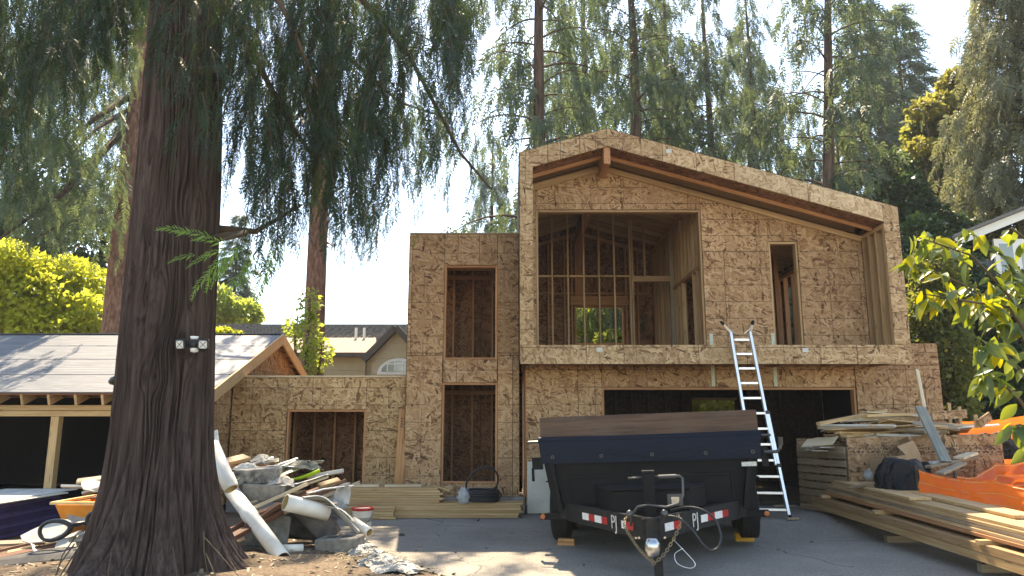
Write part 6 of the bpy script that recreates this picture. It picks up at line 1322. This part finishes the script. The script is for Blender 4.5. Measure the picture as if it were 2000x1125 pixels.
plank('scrap_board', wp(1912, 828, 11.5), wp(1934, 812, 11.6), .03, .13, 'osb_front', 'small tilted strand board square at the right end of the bin', 'board')
plank('scrap_board', wp(1570, 866, 11.9), wp(1632, 860, 11.5), .25, .012, 'wood_pale', 'ridged pale sheet bent over the pallet corner', 'board', roll=.5)
for k, (px, yt, yb, Y) in enumerate(((1853, 787, 830, 12.3), (1873, 794, 830, 12.4), (1905, 810, 836, 11.6), (1822, 804, 830, 12.0))):
    plank('stake', wp(px + 3, yb, Y), wp(px, yt, Y), .045, .045, 'pine', ['wooden stake standing in the bin, left of the pair', 'wooden stake standing in the bin, right of the pair', 'short stake at the right corner of the bin', 'short stake end beside the leaning stick'][k], 'stake', up=(0, 1, 0))
plank('stick', wp(1806, 800, 11.9), wp(1791, 722, 12.2), .055, .03, 'wood_pale', 'tall pale stick standing up out of the scrap bin', 'stick', up=(0, -1, 0))
plank('teal_board', wp(1848, 902, 10.8), wp(1797, 795, 11.35), .17, .035, 'teal_board', 'weathered greenish plank leaning against the front of the bin', 'plank', up=(.15, -1, .2))
CB = thing('cardboard_box', 'opened brown cardboard box before the bin', 'box', wp(1735, 960, 10.9))
q = [wp(1697, 898, 10.95), wp(1735, 893, 10.55), wp(1797, 885, 10.95)]; hb = .42
def quad(pts, name, mat, parent, th=.008):
    o = MB().add(pts, [(0, 1, 2, 3)]).build(name, mat, parent); md = o.modifiers.new('solid', 'SOLIDIFY'); md.thickness = th; return o
dn = Vector((.03, 0, -hb)); quad([q[0] + dn, q[1] + dn, q[1], q[0]], 'side', 'cardboard', CB); quad([q[1] + dn, q[2] + dn, q[2], q[1]], 'side', 'cardboard', CB); bk_ = q[0] + q[2] - q[1]
quad([q[2] + dn, bk_ + dn, bk_, q[2]], 'side', 'cardboard', CB); quad([bk_ + dn, q[0] + dn, q[0], bk_], 'side', 'cardboard', CB)
quad([q[2], bk_, bk_ + Vector((.02, .05, .22)), q[2] + Vector((-.10, .1, .24))], 'flap', 'cardboard', CB); quad([q[1].lerp(q[2], .55), q[2], wp(1783, 860, 10.9), wp(1752, 872, 10.8)], 'flap', 'cardboard', CB)
for k, (px, py, Y, s_, lab) in enumerate(((1768, 990, 10.45, (.36, .28, .42), 'shiny black rubbish bag before the cardboard box'), (1800, 985, 10.8, (.24, .22, .40), 'second black rubbish bag behind the first'), (1946, 890, 12.4, (.35, .28, .26), 'black rubbish bag lying by the rear orange barrier'))):
    c = wp(px, py, Y); o = crumple('rubbish_bag', (c.x, c.y, max(0, c.z - .05)), *s_, 'bag_black', None, 41 + k * 3, 72, .30, 2.4); o.data.polygons.foreach_set('use_smooth', [True] * len(o.data.polygons)); tag(o, lab, 'rubbish bag')
tag(crumple('rubbish_scrap', tuple(wp(1702, 938, 11.0)), .1, .1, .1, 'plastic_sheet', None, 60, 22), 'small silver scrap beside the cardboard box', 'rubbish')
for a, b, w_, mt, lab in (((1662, 952, 10.8), (1738, 938, 10.4), .09, 'pine_grey', 'grey batten in front of the cardboard box'), ((1812, 912, 10.6), (1905, 893, 11.3), .09, 'pine_grey', 'grey batten below the leaning plank'), ((1815, 905, 10.9), (1850, 900, 11.0), .14, 'white_paint_wood', 'white scrap at the foot of the leaning plank'), ((1872, 895, 11.0), (1900, 885, 11.2), .16, 'wood_pale', 'pale board end by the orange barrier'), ((1835, 925, 10.5), (1880, 905, 10.9), .12, 'pine_grey', 'grey board end behind the orange barrier')):
    plank('scrap_board', wp(*a), wp(*b), w_, .035, mt, lab, 'board')
# orange safety barrier
def barrier(name, pts, h0, h1, label, seed, sag_=.05, nx=90, nz=26, amp=.06):
    q = [Vector(p) for p in pts]; t_ = thing(name, label, 'barrier', q[0]); acc = [0]
    for a, b in zip(q[:-1], q[1:]): acc.append(acc[-1] + (b - a).length)
    V = []
    for j in range(nz):
        f = j / (nz - 1)
        for i_ in range(nx):
            s0 = acc[-1] * i_ / (nx - 1); k = max(i for i in range(len(q) - 1) if acc[i] <= s0 + 1e-9); u = (s0 - acc[k]) / (acc[k + 1] - acc[k]); p = q[k].lerp(q[k + 1], u); d = (q[k + 1] - q[k]).normalized(); nrm = Vector((d.y, -d.x, 0))
            top = h1[k] + (h1[k + 1] - h1[k]) * u - sag_ * 4 * u * (1 - u); o_ = amp * (float(vnoise(s0 * 2.2 + seed, f * 1.6, seed)) - .5) * 2 + amp * .5 * (float(vnoise(s0 * 7 + f * 6, f * 2, seed + 3)) - .5) * 2 + amp * .4 * (float(np.abs(vnoise(s0 * 3.1 - f * 4, f * 5.0, seed + 7) - .5)) * 4 - 1) + .05 * (1 - f) * math.sin(s0 * 4)
            V.append(p + nrm * o_ + Vector((0, 0, h0 + (top - h0) * f)))
    ii = np.arange((nz - 1) * nx).reshape(nz - 1, nx)[:, :-1].ravel(); np_obj('mesh_sheet', np.array([tuple(v) for v in V]), np.stack([ii, ii + 1, ii + nx + 1, ii + nx], 1), 'orange_mesh', t_, True)
    for i_, p in enumerate(q):
        if i_ % 2 == 0: board('post', p + Vector((0, .04, -.1)), p + Vector((0, .04, h1[i_] + .05)), .035, .035, 'black_plastic', t_, up=(0, 1, 0))
    for f in (.25, .5, .75, .97):
        pts_ = [Vector(V[int(f * (nz - 1)) * nx + i_]) + Vector((0, -.008, 0)) for i_ in range(0, nx, 3)]; MB().tube(pts_, .004, 4, False).build('cord', 'orange_rim', t_)
    return t_
y0_ = 10.1; A1 = wp(1795, 960, y0_)
barrier('orange_barrier', [(A1.x, y0_, 0), (5.62, 8.9, 0), (5.76, 7.6, 0), (5.9, 6.4, 0)], .36, [.95, .90, .90, .9], 'wrinkled orange safety mesh barrier behind the long lumber pile', 2, .06)
barrier('orange_barrier', [(6.05, 10.35, 0), (6.9, 10.75, 0), (7.7, 10.9, 0), (8.6, 10.6, 0)], .4, [.86, 1.0, 1.2, 1.25], 'slumped orange mesh running back from the lumber pile to the bin', 5, .10, amp=.12)
barrier('orange_barrier', [(7.75, 13.1, .1), (8.9, 12.7, .1), (10.5, 12.4, .1), (12.5, 12.2, .1)], .3, [1.48, 1.62, 1.60, 1.6], 'orange mesh barrier at the far right behind the scrap bin', 9, .04)
# small stones and bits on the drive
for k, (px, py, s_) in enumerate(((785, 1047, .035), (933, 1018, .03), (1635, 1012, .03), (1017, 1013, .018), (855, 1010, .02), (950, 1072, .016), (1520, 1075, .02), (890, 1080, .015), (1585, 1060, .02), (1000, 1042, .014), (870, 1035, .015), (1140, 1105, .016))):
    c = G(px, py); tag(rockmesh('pebble', (c.x, c.y, c.z - .003), s_, s_ * .8, s_ * .6, 'stone_dark', 80 + k, cuts=10), 'small dark pebble lying on the driveway', 'pebble', 'pebbles on the driveway')
for k, (px, py) in enumerate(((1532, 1000), (1548, 1010), (1522, 992), (1545, 992))):
    c = G(px, py); plank('wood_bit', c + Vector((-.09, 0, .03)), c + Vector((.10, .05, .03)), .06, .03, 'pine_grey', 'small wood offcut on the ground by the ladder foot', 'wood scrap', 'offcuts by the ladder foot')
# ------------------------------------------------------------------ thin sunlit air between the trees
hz = NT('haze_air'); pv = hz.n('VolumePrincipled', None, Color=(.86, .93, 1.0), Density=HAZE, Anisotropy=.15); hz.t.links.new(pv.outputs[0], hz.out.inputs['Volume'])
tag(MB().box(-70, 70, -12, 75, -1.6, 36).build('haze', 'haze_air', None), 'thin pale sunlit air among the trees', 'haze', kind='stuff')
